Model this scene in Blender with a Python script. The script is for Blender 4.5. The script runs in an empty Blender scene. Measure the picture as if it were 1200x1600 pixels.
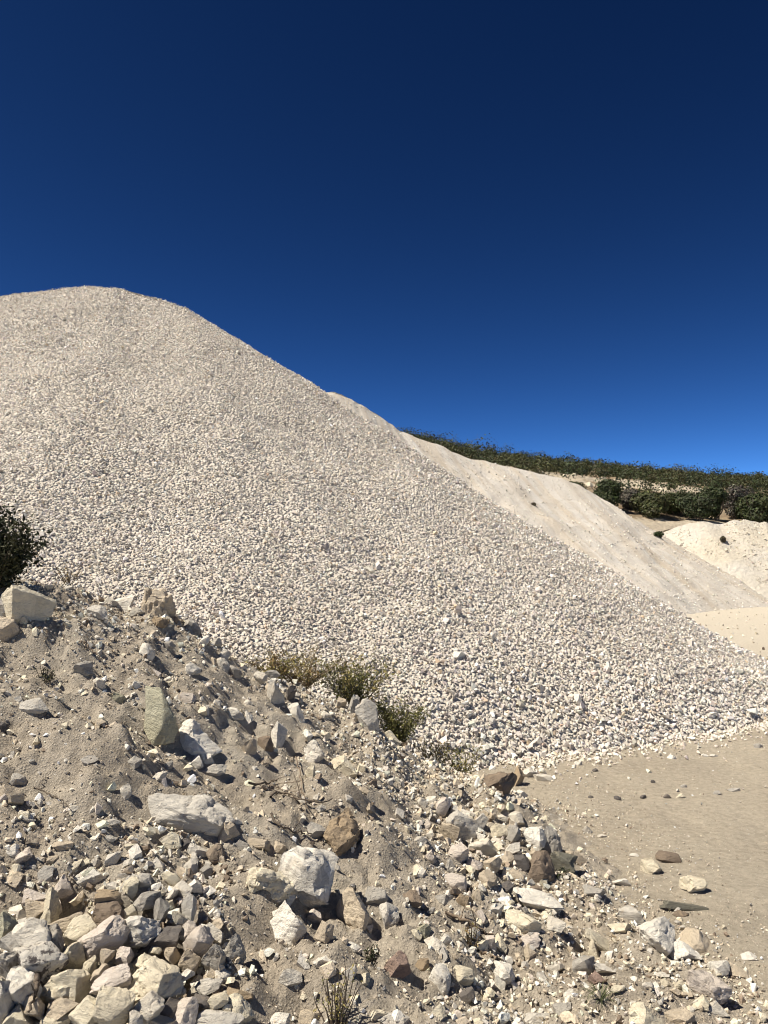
import bpy, bmesh, math, random
import numpy as np
from mathutils import Vector, Matrix, Quaternion

scene = bpy.context.scene
C = scene.collection
rng = np.random.default_rng(11)
random.seed(11)

# ---------------------------------------------------------------- camera
FPX, PITCH, CAMZ = 1232.0, math.atan(70 / 1232.0), 1.6
cam = bpy.data.cameras.new('camera')
cam.sensor_fit = 'VERTICAL'; cam.sensor_height = 24.0; cam.lens = 24.0 * FPX / 1600.0
cam.clip_start = 0.05; cam.clip_end = 3000
camo = bpy.data.objects.new('camera', cam); C.objects.link(camo)
camo.location = (0, 0, CAMZ); camo.rotation_euler = (math.pi / 2 + PITCH, 0, 0)
scene.camera = camo

# ---------------------------------------------------------------- sky, sun, exposure
SUN_EL, SUN_AZ = math.radians(56), math.radians(-109)      # azimuth clockwise from +Y
SUN = Vector((math.sin(SUN_AZ) * math.cos(SUN_EL), math.cos(SUN_AZ) * math.cos(SUN_EL), math.sin(SUN_EL)))
world = bpy.data.worlds.new('World'); scene.world = world; world.use_nodes = True
wn, wl = world.node_tree.nodes, world.node_tree.links
wn.clear()
sky = wn.new('ShaderNodeTexSky'); sky.sky_type = 'NISHITA'; sky.sun_disc = False
sky.sun_elevation = SUN_EL; sky.sun_rotation = SUN_AZ
sky.altitude = 9000; sky.air_density = 1.0; sky.dust_density = 0.0; sky.ozone_density = 8.0
sep = wn.new('ShaderNodeSeparateColor'); com = wn.new('ShaderNodeCombineColor'); wl.new(sky.outputs[0], sep.inputs[0])
for i_, (g_, k_) in enumerate([(2.35, 0.82), (2.0, 0.50), (1.75, 0.325)]):      # camera response: deep, contrasty blue
    pw = wn.new('ShaderNodeMath'); pw.operation = 'POWER'; pw.inputs[1].default_value = g_; wl.new(sep.outputs[i_], pw.inputs[0])
    ml = wn.new('ShaderNodeMath'); ml.operation = 'MULTIPLY'; ml.inputs[1].default_value = k_; wl.new(pw.outputs[0], ml.inputs[0])
    wl.new(ml.outputs[0], com.inputs[i_])
bg = wn.new('ShaderNodeBackground'); bg.inputs[1].default_value = 0.1
wo = wn.new('ShaderNodeOutputWorld')
wl.new(com.outputs[0], bg.inputs[0]); wl.new(bg.outputs[0], wo.inputs[0])
sl = bpy.data.lights.new('sun', 'SUN'); sl.energy = 4.6; sl.angle = math.radians(0.53); sl.color = (1.0, 0.925, 0.80)
so = bpy.data.objects.new('sun', sl); C.objects.link(so)
so.rotation_euler = (-SUN).to_track_quat('-Z', 'Y').to_euler(); so.location = SUN * 60
scene.view_settings.view_transform = 'Standard'; scene.view_settings.look = 'None'
scene.view_settings.exposure = 0.66; scene.view_settings.gamma = 1.0
scene.view_settings.use_curve_mapping = False
scene.render.engine = 'CYCLES'
scene.cycles.filter_width = 1.05
scene.cycles.max_bounces = 5; scene.cycles.diffuse_bounces = 2; scene.cycles.transparent_max_bounces = 4

# ---------------------------------------------------------------- helpers
def ray(px, py):
    x = (px - 600) / FPX; u = (800 - py) / FPX
    return np.array([x, math.cos(PITCH) - u * math.sin(PITCH), math.sin(PITCH) + u * math.cos(PITCH)])
def pt(px, py, Y):
    d = ray(px, py); return np.array([0, 0, CAMZ]) + d * (Y / d[1])
def gnd(px, py):
    d = ray(px, py); return np.array([0, 0, CAMZ]) + d * (CAMZ / -d[2])
def project(P):
    P = np.asarray(P, float); q = P - np.array([0, 0, CAMZ])
    f = q[:, 1] * math.cos(PITCH) + q[:, 2] * math.sin(PITCH)
    u = -q[:, 1] * math.sin(PITCH) + q[:, 2] * math.cos(PITCH)
    f = np.where(f < 0.05, 0.05, f)
    return 600 + FPX * q[:, 0] / f, 800 - FPX * u / f, f

def _h(ix, iy, iz, s):
    with np.errstate(over='ignore'):
        n = (ix.astype(np.uint32) * np.uint32(374761393) + iy.astype(np.uint32) * np.uint32(668265263)
             + iz.astype(np.uint32) * np.uint32(2147483647 - 58) + np.uint32(s * 974711 + 13))
        n = (n ^ (n >> np.uint32(13))) * np.uint32(1274126177)
        n = n ^ (n >> np.uint32(16))
    return n.astype(np.float64) / 4294967295.0 * 2 - 1
def vn(x, y, z=0.0, s=0):
    x, y, z = np.broadcast_arrays(np.asarray(x, float), np.asarray(y, float), np.asarray(z, float))
    ix, iy, iz = np.floor(x).astype(np.int64), np.floor(y).astype(np.int64), np.floor(z).astype(np.int64)
    fx, fy, fz = x - ix, y - iy, z - iz
    fx, fy, fz = (f * f * f * (f * (f * 6 - 15) + 10) for f in (fx, fy, fz))
    r = 0
    for a in (0, 1):
        for b in (0, 1):
            for c in (0, 1):
                w = (fx if a else 1 - fx) * (fy if b else 1 - fy) * (fz if c else 1 - fz)
                r = r + w * _h(ix + a, iy + b, iz + c, s)
    return r
def fbm(x, y, z=0.0, s=0, o=4, g=0.5):
    r, a, k = 0, 1.0, 1.0
    for i in range(o):
        r = r + a * vn(np.asarray(x) * k + 17.3 * i, np.asarray(y) * k - 9.1 * i, np.asarray(z) * k, s + i)
        a *= g; k *= 2.03
    return r

def mesh_np(name, V, F, flat=True, tint=None, uv=None):
    V = np.asarray(V, np.float32); F = np.asarray(F, np.int32); k = F.shape[1]
    me = bpy.data.meshes.new(name)
    me.vertices.add(len(V)); me.vertices.foreach_set('co', V.ravel())
    me.loops.add(F.size); me.loops.foreach_set('vertex_index', F.ravel())
    me.polygons.add(len(F)); me.polygons.foreach_set('loop_start', np.arange(0, F.size, k, dtype=np.int32))
    me.update(calc_edges=True); me.validate()
    if flat: me.shade_flat()
    else: me.shade_smooth()
    if tint is not None:
        a = me.attributes.new('tint', 'FLOAT_COLOR', 'POINT')
        t = np.ones((len(V), 4), np.float32); t[:, :3] = tint; a.data.foreach_set('color', t.ravel())
    if uv is not None:
        l = me.attributes.new('flow', 'FLOAT_VECTOR', 'POINT')
        t = np.zeros((len(V), 3), np.float32); t[:, :2] = uv; l.data.foreach_set('vector', t.ravel())
    return me
def add(name, me, mat=None, parent=None, loc=None, **props):
    o = bpy.data.objects.new(name, me); C.objects.link(o)
    if mat is not None and me is not None and not me.materials: me.materials.append(mat)
    if parent is not None: o.parent = parent
    if loc is not None: o.location = loc
    for k, v in props.items(): o[k] = v
    return o
def grid_faces(n, m):
    i = np.arange(n - 1)[:, None] * m + np.arange(m - 1)[None, :]
    i = i.ravel(); return np.stack([i, i + 1, i + m + 1, i + m], 1)

# ---------------------------------------------------------------- materials
class NT:
    def __init__(s, name):
        s.m = bpy.data.materials.new(name); s.m.use_nodes = True
        s.n, s.l = s.m.node_tree.nodes, s.m.node_tree.links
        s.b = s.n['Principled BSDF']; s.b.inputs['Roughness'].default_value = 0.92
        s.b.inputs['Specular IOR Level'].default_value = 0.25
        s.geo = s.n.new('ShaderNodeNewGeometry')
    def put(s, sock, v):
        if isinstance(v, bpy.types.NodeSocket): s.l.new(v, sock)
        elif isinstance(v, (tuple, list)) and len(v) == 3 and sock.type == 'RGBA': sock.default_value = (*v, 1)
        else: sock.default_value = v
    def noise(s, scale, detail=4, rough=0.6, vec=None, dist=0.0):
        n = s.n.new('ShaderNodeTexNoise'); n.inputs['Scale'].default_value = scale
        n.inputs['Detail'].default_value = detail; n.inputs['Roughness'].default_value = rough
        n.inputs['Distortion'].default_value = dist
        s.l.new(vec or s.geo.outputs['Position'], n.inputs['Vector']); return n.outputs['Fac']
    def voro(s, scale, vec=None, out='Distance', feat='F1'):
        n = s.n.new('ShaderNodeTexVoronoi'); n.feature = feat; n.inputs['Scale'].default_value = scale
        s.l.new(vec or s.geo.outputs['Position'], n.inputs['Vector']); return n.outputs[out]
    def ramp(s, f, a, b, lo=0.0, hi=1.0):
        n = s.n.new('ShaderNodeMapRange'); n.clamp = True
        for i, v in zip((1, 2, 3, 4), (a, b, lo, hi)): n.inputs[i].default_value = v
        s.l.new(f, n.inputs[0]); return n.outputs[0]
    def math(s, op, a, b=0.0):
        n = s.n.new('ShaderNodeMath'); n.operation = op; s.put(n.inputs[0], a); s.put(n.inputs[1], b); return n.outputs[0]
    def mix(s, f, a, b, mode='MIX'):
        n = s.n.new('ShaderNodeMix'); n.data_type = 'RGBA'; n.blend_type = mode
        s.put(n.inputs[0], f); s.put(n.inputs[6], a); s.put(n.inputs[7], b); return n.outputs[2]
    def attr(s, name, typ='GEOMETRY', out='Color'):
        n = s.n.new('ShaderNodeAttribute'); n.attribute_name = name; n.attribute_type = typ; return n.outputs[out]
    def gray(s, v):
        n = s.n.new('ShaderNodeCombineColor')
        for i in range(3): s.put(n.inputs[i], v)
        return n.outputs[0]
    def bump(s, h, dist, strength=1.0, prev=None):
        n = s.n.new('ShaderNodeBump'); n.inputs['Strength'].default_value = strength
        n.inputs['Distance'].default_value = dist; s.l.new(h, n.inputs['Height'])
        if prev: s.l.new(prev, n.inputs['Normal'])
        return n.outputs[0]
    def out(s, col, nor=None, rough=None):
        s.put(s.b.inputs['Base Color'], col)
        if nor: s.l.new(nor, s.b.inputs['Normal'])
        if rough is not None: s.b.inputs['Roughness'].default_value = rough
        return s.m

def mat_soil(name, a, b, pale, seed_scale=1.0, grain=1.0, far=None):
    t = NT(name)
    n1 = t.ramp(t.noise(1.6 * seed_scale, 5), 0.35, 0.65)
    c = t.mix(n1, a, b)
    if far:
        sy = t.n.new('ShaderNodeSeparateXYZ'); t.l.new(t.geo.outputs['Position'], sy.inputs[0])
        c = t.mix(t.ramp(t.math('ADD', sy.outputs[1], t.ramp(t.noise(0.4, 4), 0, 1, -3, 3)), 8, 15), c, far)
    n2 = t.ramp(t.noise(26, 5, 0.7), 0.3, 0.72, 0.74, 1.2)
    c = t.mix(1.0, c, t.gray(n2), 'MULTIPLY')
    sp = t.voro(95, out='Color'); sx = t.n.new('ShaderNodeSeparateColor'); t.l.new(sp, sx.inputs[0])
    fl = t.math('MULTIPLY', t.ramp(sx.outputs[0], 0.86, 0.9), t.ramp(t.voro(95), 0.34, 0.22))
    c = t.mix(fl, c, pale)
    dk = t.math('MULTIPLY', t.ramp(sx.outputs[1], 0.9, 0.93), t.ramp(t.voro(95), 0.32, 0.2))
    c = t.mix(t.math('MULTIPLY', dk, 0.5), c, (0.12, 0.1, 0.08))
    b1 = t.bump(t.noise(30, 8, 0.75), 0.045 * grain, 0.9)
    b2 = t.bump(t.noise(170, 4, 0.75), 0.008 * grain, 0.9, b1)
    b3 = t.bump(t.ramp(t.voro(95), 0.0, 0.5, 1.0, 0.0), 0.005 * grain, 0.7, b2)
    return t.out(c, b3, 0.96)
M = {}
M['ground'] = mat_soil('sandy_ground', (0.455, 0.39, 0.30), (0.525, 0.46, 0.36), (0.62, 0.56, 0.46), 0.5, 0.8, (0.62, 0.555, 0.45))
M['soil'] = mat_soil('dirt', (0.49, 0.42, 0.33), (0.57, 0.505, 0.41), (0.62, 0.56, 0.46), 1.3, 1.0)

def mat_tint(name, bump=0.01, scale=60, vary=0.25, rough=0.9):
    t = NT(name); c = t.attr('tint')
    v = t.ramp(t.noise(scale, 3, 0.7), 0.3, 0.7, 1 - vary, 1 + vary * 0.6)
    c = t.mix(1.0, c, t.gray(v), 'MULTIPLY')
    return t.out(c, t.bump(t.noise(scale * 2.2, 3, 0.7), bump, 0.7), rough)
M['gravel'] = mat_tint('crushed_gravel', 0.006, 70, 0.2)
M['rubble'] = mat_tint('rubble_stone', 0.006, 80, 0.3)

def mat_rock():
    t = NT('quarry_rock')
    oi = t.n.new('ShaderNodeObjectInfo'); tc = t.n.new('ShaderNodeTexCoord')
    add_ = t.n.new('ShaderNodeVectorMath'); add_.operation = 'ADD'
    rv = t.n.new('ShaderNodeCombineXYZ')
    r20 = t.math('MULTIPLY', oi.outputs['Random'], 40.0)
    for i in range(3): t.l.new(r20, rv.inputs[i])
    t.l.new(tc.outputs['Object'], add_.inputs[0]); t.l.new(rv.outputs[0], add_.inputs[1])
    v = add_.outputs[0]; c = oi.outputs['Color']
    c = t.mix(1.0, c, t.gray(t.ramp(t.noise(2.2, 6, 0.65, v), 0.3, 0.7, 0.82, 1.12)), 'MULTIPLY')
    # ochre seams, purple-brown patches, dark crust
    c = t.mix(t.ramp(t.noise(1.7, 5, 0.6, v, 1.2), 0.60, 0.74, 0, 0.4), c, (0.50, 0.38, 0.23))
    st = t.attr('stain', 'OBJECT', 'Fac')
    pat = t.ramp(t.noise(3.1, 6, 0.7, v, 0.6), 0.5, 0.56)
    c = t.mix(t.math('MULTIPLY', pat, st), c, (0.085, 0.072, 0.07))
    c = t.mix(t.ramp(t.noise(5.5, 6, 0.75, v), 0.62, 0.70, 0, 0.35), c, (0.24, 0.2, 0.16))
    dust = t.ramp(t.noise(2.7, 4, 0.7), 0.54, 0.72, 0, 0.45)
    c = t.mix(dust, c, (0.46, 0.385, 0.29))
    vs = t.n.new('ShaderNodeVectorMath'); vs.operation = 'MULTIPLY'; vs.inputs[1].default_value = (1, 1, 4)
    t.l.new(v, vs.inputs[0])
    b1 = t.bump(t.noise(3.0, 6, 0.65, vs.outputs[0], 0.4), 0.05, 0.5)
    b2 = t.bump(t.noise(75, 5, 0.75), 0.012, 0.8, b1)
    return t.out(c, b2, 0.9)
M['rock'] = mat_rock()
def mat_stone():
    t = NT('gravel_stone'); oi = t.n.new('ShaderNodeObjectInfo')
    v = t.ramp(t.noise(70, 3, 0.7), 0.3, 0.7, 0.8, 1.12)
    return t.out(t.mix(1.0, oi.outputs['Color'], t.gray(v), 'MULTIPLY'), t.bump(t.noise(150, 3, 0.7), 0.006, 0.7), 0.9)
M['stone'] = mat_stone()
def mat_gravel_base():
    t = NT('gravel_bed')
    c = t.mix(t.ramp(t.noise(1.0, 4), 0.35, 0.65), (0.60, 0.54, 0.46), (0.66, 0.60, 0.52))
    d = t.voro(30)
    c = t.mix(1.0, c, t.gray(t.ramp(t.noise(40, 3, 0.7), 0.3, 0.7, 0.7, 1.1)), 'MULTIPLY')
    return t.out(c, t.bump(t.ramp(d, 0, 0.7, 1, 0), 0.03, 1.0), 0.95)
M['gravel_bed'] = mat_gravel_base()
def mat_fine():
    t = NT('fine_gravel'); fl = t.attr('flow', 'GEOMETRY', 'Vector')
    mp = t.n.new('ShaderNodeMapping'); mp.inputs['Scale'].default_value = (1, 0.09, 1); t.l.new(fl, mp.inputs[0])
    s1 = t.ramp(t.noise(0.9, 4, 0.6, mp.outputs[0], 0.4), 0.42, 0.66)
    c = t.mix(s1, (0.70, 0.65, 0.575), (0.66, 0.57, 0.45))
    s2 = t.ramp(t.noise(2.6, 4, 0.6, mp.outputs[0]), 0.5, 0.68)
    c = t.mix(t.math('MULTIPLY', s2, 0.7), c, (0.79, 0.75, 0.69))
    c = t.mix(1.0, c, t.gray(t.ramp(t.noise(22, 5, 0.9), 0.25, 0.75, 0.72, 1.16)), 'MULTIPLY')
    b = t.bump(t.noise(7.0, 8, 0.8), 0.06, 0.7)
    return t.out(c, t.bump(t.noise(30, 4, 0.9), 0.035, 0.9, b), 0.95)
M['fine'] = mat_fine()
def mat_bank():
    t = NT('pale_sand_bank')
    c = t.mix(t.ramp(t.noise(0.5, 4), 0.4, 0.62), (0.67, 0.605, 0.49), (0.70, 0.65, 0.57))
    c = t.mix(t.ramp(t.noise(2.4, 6, 0.7), 0.6, 0.72, 0, 0.6), c, (0.36, 0.29, 0.2))
    c = t.mix(1.0, c, t.gray(t.ramp(t.noise(9, 5, 0.8), 0.25, 0.75, 0.8, 1.12)), 'MULTIPLY')
    return t.out(c, t.bump(t.noise(5, 7, 0.75), 0.2, 0.8), 0.95)
M['bank'] = mat_bank()
def mat_hill():
    t = NT('hillside_soil')
    c = t.mix(t.ramp(t.noise(0.22, 5), 0.42, 0.58), (0.30, 0.22, 0.14), (0.42, 0.33, 0.22))
    pale = t.attr('tint')
    c = t.mix(t.ramp(t.math('ADD', pale, t.ramp(t.noise(0.5, 5, 0.7), 0.3, 0.7, -0.5, 0.5)), 0.4, 0.6), c, (0.62, 0.53, 0.40))
    c = t.mix(1.0, c, t.gray(t.ramp(t.noise(2.5, 6, 0.8), 0.25, 0.75, 0.6, 1.2)), 'MULTIPLY')
    return t.out(c, t.bump(t.noise(1.6, 7, 0.75), 0.5, 0.9), 0.95)
M['hill'] = mat_hill()
def mat_leaf():
    t = NT('leaves'); c = t.attr('tint')
    t.b.inputs['Specular IOR Level'].default_value = 0.3
    return t.out(c, None, 0.6)
M['leaf'] = mat_leaf()
def mat_wood(name, a, b):
    t = NT(name); return t.out(t.mix(t.ramp(t.noise(60, 5, 0.7), 0.35, 0.65), a, b), t.bump(t.noise(150, 4), 0.004, 0.8), 0.9)
M['bark'] = mat_wood('bark', (0.09, 0.07, 0.055), (0.17, 0.135, 0.10))
M['drywood'] = mat_wood('dry_wood', (0.16, 0.115, 0.08), (0.28, 0.22, 0.16))

# ---------------------------------------------------------------- stone libraries
def hull(n, seed, sq=(1, 0.8, 0.7)):
    r = np.random.default_rng(seed); p = r.normal(size=(n, 3)); p /= np.linalg.norm(p, axis=1)[:, None]
    p *= r.uniform(0.75, 1.05, (n, 1)) * np.array(sq) * 0.5
    bm = bmesh.new()
    for q in p: bm.verts.new(q)
    res = bmesh.ops.convex_hull(bm, input=bm.verts)
    bmesh.ops.delete(bm, geom=[e for e in res['geom_interior'] if isinstance(e, bmesh.types.BMVert)], context='VERTS')
    bmesh.ops.triangulate(bm, faces=bm.faces); bmesh.ops.recalc_face_normals(bm, faces=bm.faces)
    bm.verts.index_update()
    V = np.array([v.co[:] for v in bm.verts]); F = np.array([[v.index for v in f.verts] for f in bm.faces]); bm.free()
    return V, F
def sqr(r): return (1, r.uniform(0.62, 0.95), r.uniform(0.45, 0.8))
_r = np.random.default_rng(5)
LIB_N = [hull(11, 100 + i, sqr(_r)) for i in range(20)]
LIB_M = [hull(8, 200 + i, sqr(_r)) for i in range(16)]
LIB_F = [hull(6, 300 + i, sqr(_r)) for i in range(16)]
def rotmats(n, r):
    q = r.normal(size=(n, 4)); q /= np.linalg.norm(q, axis=1)[:, None]
    w, x, y, z = q.T
    return np.stack([1 - 2 * (y * y + z * z), 2 * (x * y - z * w), 2 * (x * z + y * w),
                     2 * (x * y + z * w), 1 - 2 * (x * x + z * z), 2 * (y * z - x * w),
                     2 * (x * z - y * w), 2 * (y * z + x * w), 1 - 2 * (x * x + y * y)], 1).reshape(n, 3, 3)
def merge(lib, P, R, S, T):
    Vs, Fs, Ts, off = [], [], [], 0
    which = rng.integers(0, len(lib), len(P))
    for k, (v, f) in enumerate(lib):
        i = np.nonzero(which == k)[0]
        if not len(i): continue
        w = np.einsum('nij,vj->nvi', R[i], v) * S[i][:, None, None] + P[i][:, None, :]
        Vs.append(w.reshape(-1, 3)); Ts.append(np.repeat(T[i], len(v), 0))
        Fs.append((f[None] + (np.arange(len(i)) * len(v))[:, None, None]).reshape(-1, 3) + off)
        off += len(i) * len(v)
    return np.concatenate(Vs), np.concatenate(Fs), np.concatenate(Ts)
def join(*sets):
    V, F, T, off = [], [], [], 0
    for v, f, t in sets: V.append(v); F.append(f + off); T.append(t); off += len(v)
    return np.concatenate(V), np.concatenate(F), np.concatenate(T)
def tints(n, base, sd=0.13, r=rng):
    base = np.asarray(base, float); c = base[None] * np.exp(r.normal(0, sd, (n, 1)))
    c = c * (1 + r.normal(0, 0.035, (n, 3)) * np.array([1, 0.4, 1]))
    return np.clip(c, 0.03, 0.86)

# ---------------------------------------------------------------- ground
def ground_h(x, y):
    near = np.clip(1 - (np.hypot(x, y) - 10) / 12, 0.5, 1)
    return near * (0.018 * fbm(x * 1.1, y * 1.1, 0, 3, 3) + 0.007 * fbm(x * 6, y * 6, 0, 8, 3))
xs = np.concatenate([-np.geomspace(4, 400, 30)[::-1], np.concatenate([np.arange(-3.9, 0.2, 0.15), np.arange(0.2, 5.2, 0.045)]), np.geomspace(5.3, 500, 50)])
ys = np.concatenate([-np.geomspace(1, 300, 20)[::-1], np.concatenate([np.arange(-0.9, 2.2, 0.15), np.arange(2.2, 8.5, 0.045)]), np.geomspace(8.6, 900, 80)])
X, Y = np.meshgrid(xs, ys); Z = ground_h(X, Y)
add('ground', mesh_np('ground', np.stack([X, Y, Z], -1).reshape(-1, 3), grid_faces(len(ys), len(xs)), False), M['ground'],
    kind='structure', label='flat sandy ground of the quarry yard')

# ---------------------------------------------------------------- fan-shaped heaps (crest line to toe line)
def fan(crest, toe, nu, nv, amp, seed, concave=0.03, tail=1.04, scale=1.0):
    crest, toe = np.array(crest, float), np.array(toe, float)
    d = np.linalg.norm(np.diff(toe, axis=0), axis=1) + 0.6 * np.linalg.norm(np.diff(crest, axis=0), axis=1)
    u = np.concatenate([[0], np.cumsum(d)]); uu = np.linspace(0, u[-1], nu)
    cr = np.stack([np.interp(uu, u, crest[:, i]) for i in range(3)], 1)
    to = np.stack([np.interp(uu, u, toe[:, i]) for i in range(2)], 1)
    k = np.ones(9) / 9
    for i in range(2):
        p = np.pad(to[:, i], 4, mode='edge'); to[:, i] = np.convolve(p, k, 'valid')
    s = np.linspace(0, tail, nv)
    P = np.zeros((nu, nv, 3))
    P[..., 0] = cr[:, None, 0] + (to[:, None, 0] - cr[:, None, 0]) * s
    P[..., 1] = cr[:, None, 1] + (to[:, None, 1] - cr[:, None, 1]) * s
    P[..., 2] = cr[:, None, 2] * ((1 - s) - concave * np.sin(np.pi * np.clip(s, 0, 1)))
    w = np.clip(s * 6, 0.25, 1) * np.clip((tail + .05 - s) * 6, 0.2, 1)
    n1 = fbm(P[..., 0] * 0.5 * scale, P[..., 1] * 0.5 * scale, P[..., 2] * 0.5, seed, 3)
    n2 = fbm(P[..., 0] * 2.2 * scale, P[..., 1] * 2.2 * scale, P[..., 2] * 2.2, seed + 5, 3)
    P[..., 2] += amp * w * (n1 + 0.3 * n2)
    L = np.linalg.norm(cr[:, :2] - to, axis=1).mean()
    U, S = np.meshgrid(uu, s * L, indexing='ij')
    return P, np.stack([U, S], -1)

# main pile of crushed white stone
C0 = pt(290, 481, 12.0)
cr, to = [], []
for px, py, Yc, tx, ty in [(-900, 560, 15, -18, 5.0), (-300, 500, 13.5, -9, 4.0), (0, 463, 12.8, -6, 4.2), (40, 458, 12.7, -5, 4.25),
                           (100, 450, 12.6, -4.2, 4.3), (140, 447, 12.5, -3.6, 4.4), (165, 450, 12.45, -3.2, 4.45), (185, 449, 12.4, -2.8, 4.55),
                           (215, 461, 12.3, -2.0, 4.8), (255, 468, 12.2, -1.0, 5.2), (280, 477, 12.05, -0.3, 5.45), (290, 481, 12.0, 0.1, 5.6)]:
    cr.append(pt(px, py, Yc)); to.append((tx, ty))
for px, py in [(830, 1190), (900, 1178), (1000, 1164), (1100, 1150), (1200, 1131), (1278, 1094)]:
    cr.append(C0); to.append(gnd(px, py)[:2])
for p in [(5.5, 10.3), (5.7, 12.4), (4.9, 15.3), (2.8, 18), (0, 20), (-4, 21)]: cr.append(C0); to.append(p)
for (px, py, Yc), p in zip([(185, 449, 12.4), (100, 450, 12.6), (-300, 500, 13.5)], [(-5.5, 21), (-7, 21.5), (-13, 23)]):
    cr.append(pt(px, py, Yc)); to.append(p)
PP, PF = fan(cr, to, 300, 90, 0.09, 21, 0.02)
PB = PP.copy(); PB[..., 2] -= 0.010
pile = add('gravel_pile', mesh_np('gravel_bed', PB.reshape(-1, 3), grid_faces(300, 90), False), M['gravel_bed'],
           label='tall heap of crushed white gravel filling the middle of the view', category='gravel pile', group='gravel piles')

def sample_grid(P, n, r, wt=None):
    a, b, c, d = P[:-1, :-1], P[:-1, 1:], P[1:, 1:], P[1:, :-1]
    N = np.cross(c - a, d - b); A = 0.5 * np.linalg.norm(N, axis=-1); N = N / (2 * A[..., None] + 1e-12)
    N = np.where(N[..., 2:] < 0, -N, N)
    ctr = (a + b + c + d) / 4; px, py, f = project(ctr.reshape(-1, 3))
    view = (np.array([0, 0, CAMZ]) - ctr); face = ((view * N).sum(-1) > -0.15 * np.linalg.norm(view, axis=-1)).ravel()
    ok = face & (px > -170) & (px < 1370) & (py < 1500) & (ctr[..., 1].ravel() > 2)
    W = A.ravel() * ok; area = W.sum()
    if wt is not None: W = W * np.broadcast_to(wt(np.arange(P.shape[1] - 1) / (P.shape[1] - 1)), A.shape).ravel()
    W = W / W.sum()
    i = r.choice(len(W), n, p=W); s, t = r.random((2, n, 1))
    A_, B_, C_, D_ = (q.reshape(-1, 3)[i] for q in (a, b, c, d))
    pts = (A_ * (1 - s) + D_ * s) * (1 - t) + (B_ * (1 - s) + C_ * s) * t
    return pts, N.reshape(-1, 3)[i], i % (P.shape[1] - 1) / (P.shape[1] - 1), area
NST = 140000
p, n, s, area = sample_grid(PP, NST, rng, lambda q: (0.0225 + 0.0125 * q) ** -2)
print('pile area', area)
size = np.exp(rng.normal(-0.03, 0.29, NST)) * np.where(rng.random(NST) < 0.015, 1.75, 1.0) * (0.0225 + 0.0125 * np.clip(s, 0, 1) + 0.010 * np.clip((s - .8) * 5, 0, 1)) * (1 + 0.12 * fbm(p[:, 0] * 1.5, p[:, 1] * 1.5, 0, 77, 2))
size = np.clip(size, 0.018, 0.13)
p = p + n * (size * rng.uniform(-0.3, 0.36, NST))[:, None]
T = tints(NST, (0.705, 0.65, 0.58), 0.12)
ang_ = np.arctan2(p[:, 0] - C0[0], C0[1] - p[:, 1]); band = 0.5 * fbm(p[:, 0] * 0.4, p[:, 1] * 0.4, p[:, 2] * 0.8, 91, 3) + 0.8 * fbm(ang_ * 9, p[:, 2] * .12, 0, 93, 3)
T *= (1 + 0.085 * band)[:, None]
k = rng.random(NST); T[k < 0.05] *= np.array([0.62, 0.6, 0.6]); T[(k > 0.05) & (k < 0.10)] *= np.array([0.92, 0.8, 0.66])
T[(k > 0.10) & (k < 0.17)] *= np.array([1.18, 1.2, 1.22]); T = np.clip(T, 0.05, 0.86)
qx, qy, qf = project(p); R = rotmats(NST, rng)
vis = (qx > 0) & (qx < 1200) & (qy > 440)
# hidden by the dirt mound: roughly below its ridge line
ridge_px = np.array([-200, 0, 60, 130, 200, 265, 300, 360, 420, 480, 550, 600, 650, 700, 760, 800, 830, 1300])
ridge_py = np.array([850, 880, 905, 915, 935, 925, 975, 1010, 1045, 1065, 1095, 1140, 1170, 1195, 1212, 1232, 1300, 1600])
vis &= qy < np.interp(qx, ridge_px, ridge_py)
key = np.where(vis, size / qf, 0); big = np.argsort(-key)[:300]
rest = np.ones(NST, bool); rest[big] = False
nearm = rest & (qf < 8.3); farm = rest & ~nearm
ns = 1500
tl = np.array([gnd(*q)[:2] for q in [(790, 1196), (830, 1190), (900, 1178), (1000, 1164), (1100, 1150), (1200, 1131), (1278, 1094)]])
tt = rng.random(ns) * (len(tl) - 1.001); ti = tt.astype(int); tf = (tt - ti)[:, None]
q2 = tl[ti] * (1 - tf) + tl[ti + 1] * tf; dr = q2 - C0[None, :2]; dr /= np.linalg.norm(dr, axis=1)[:, None]
q2 = q2 + dr * (rng.exponential(0.13, ns) - 0.03)[:, None]; sz2 = np.clip(np.exp(rng.normal(0, .35, ns)) * .032, .012, .08)
spill = merge(LIB_M, np.stack([q2[:, 0], q2[:, 1], ground_h(q2[:, 0], q2[:, 1]) + sz2 * .22], 1), rotmats(ns, rng), sz2, tints(ns, (0.73, 0.66, 0.56), .12))
V, F, Tt = join(spill, merge(LIB_M, p[nearm], R[nearm], size[nearm], T[nearm]), merge(LIB_F, p[farm], R[farm], size[farm] * 1.06, T[farm]))
add('gravel', mesh_np('gravel', V, F, True, Tt), M['gravel'], pile, kind='stuff')
LN = [mesh_np('stone', v, f, True) for v, f in LIB_N]
for m_ in LN: m_.materials.append(M['stone'])
def rock_obj(name, me, loc, R3, sc, col, parent=None):
    o = bpy.data.objects.new(name, me); C.objects.link(o)
    o.matrix_world = Matrix.Translation(Vector(loc)) @ Matrix(R3.tolist()).to_4x4() @ Matrix.Diagonal((*sc, 1))
    o.color = (*col, 1)
    if parent is not None: o.parent = parent
    return o
for i in big:
    rock_obj('stone', LN[int(rng.integers(len(LN)))], p[i], R[i], (size[i] * 1.1,) * 3, T[i], pile)

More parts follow.
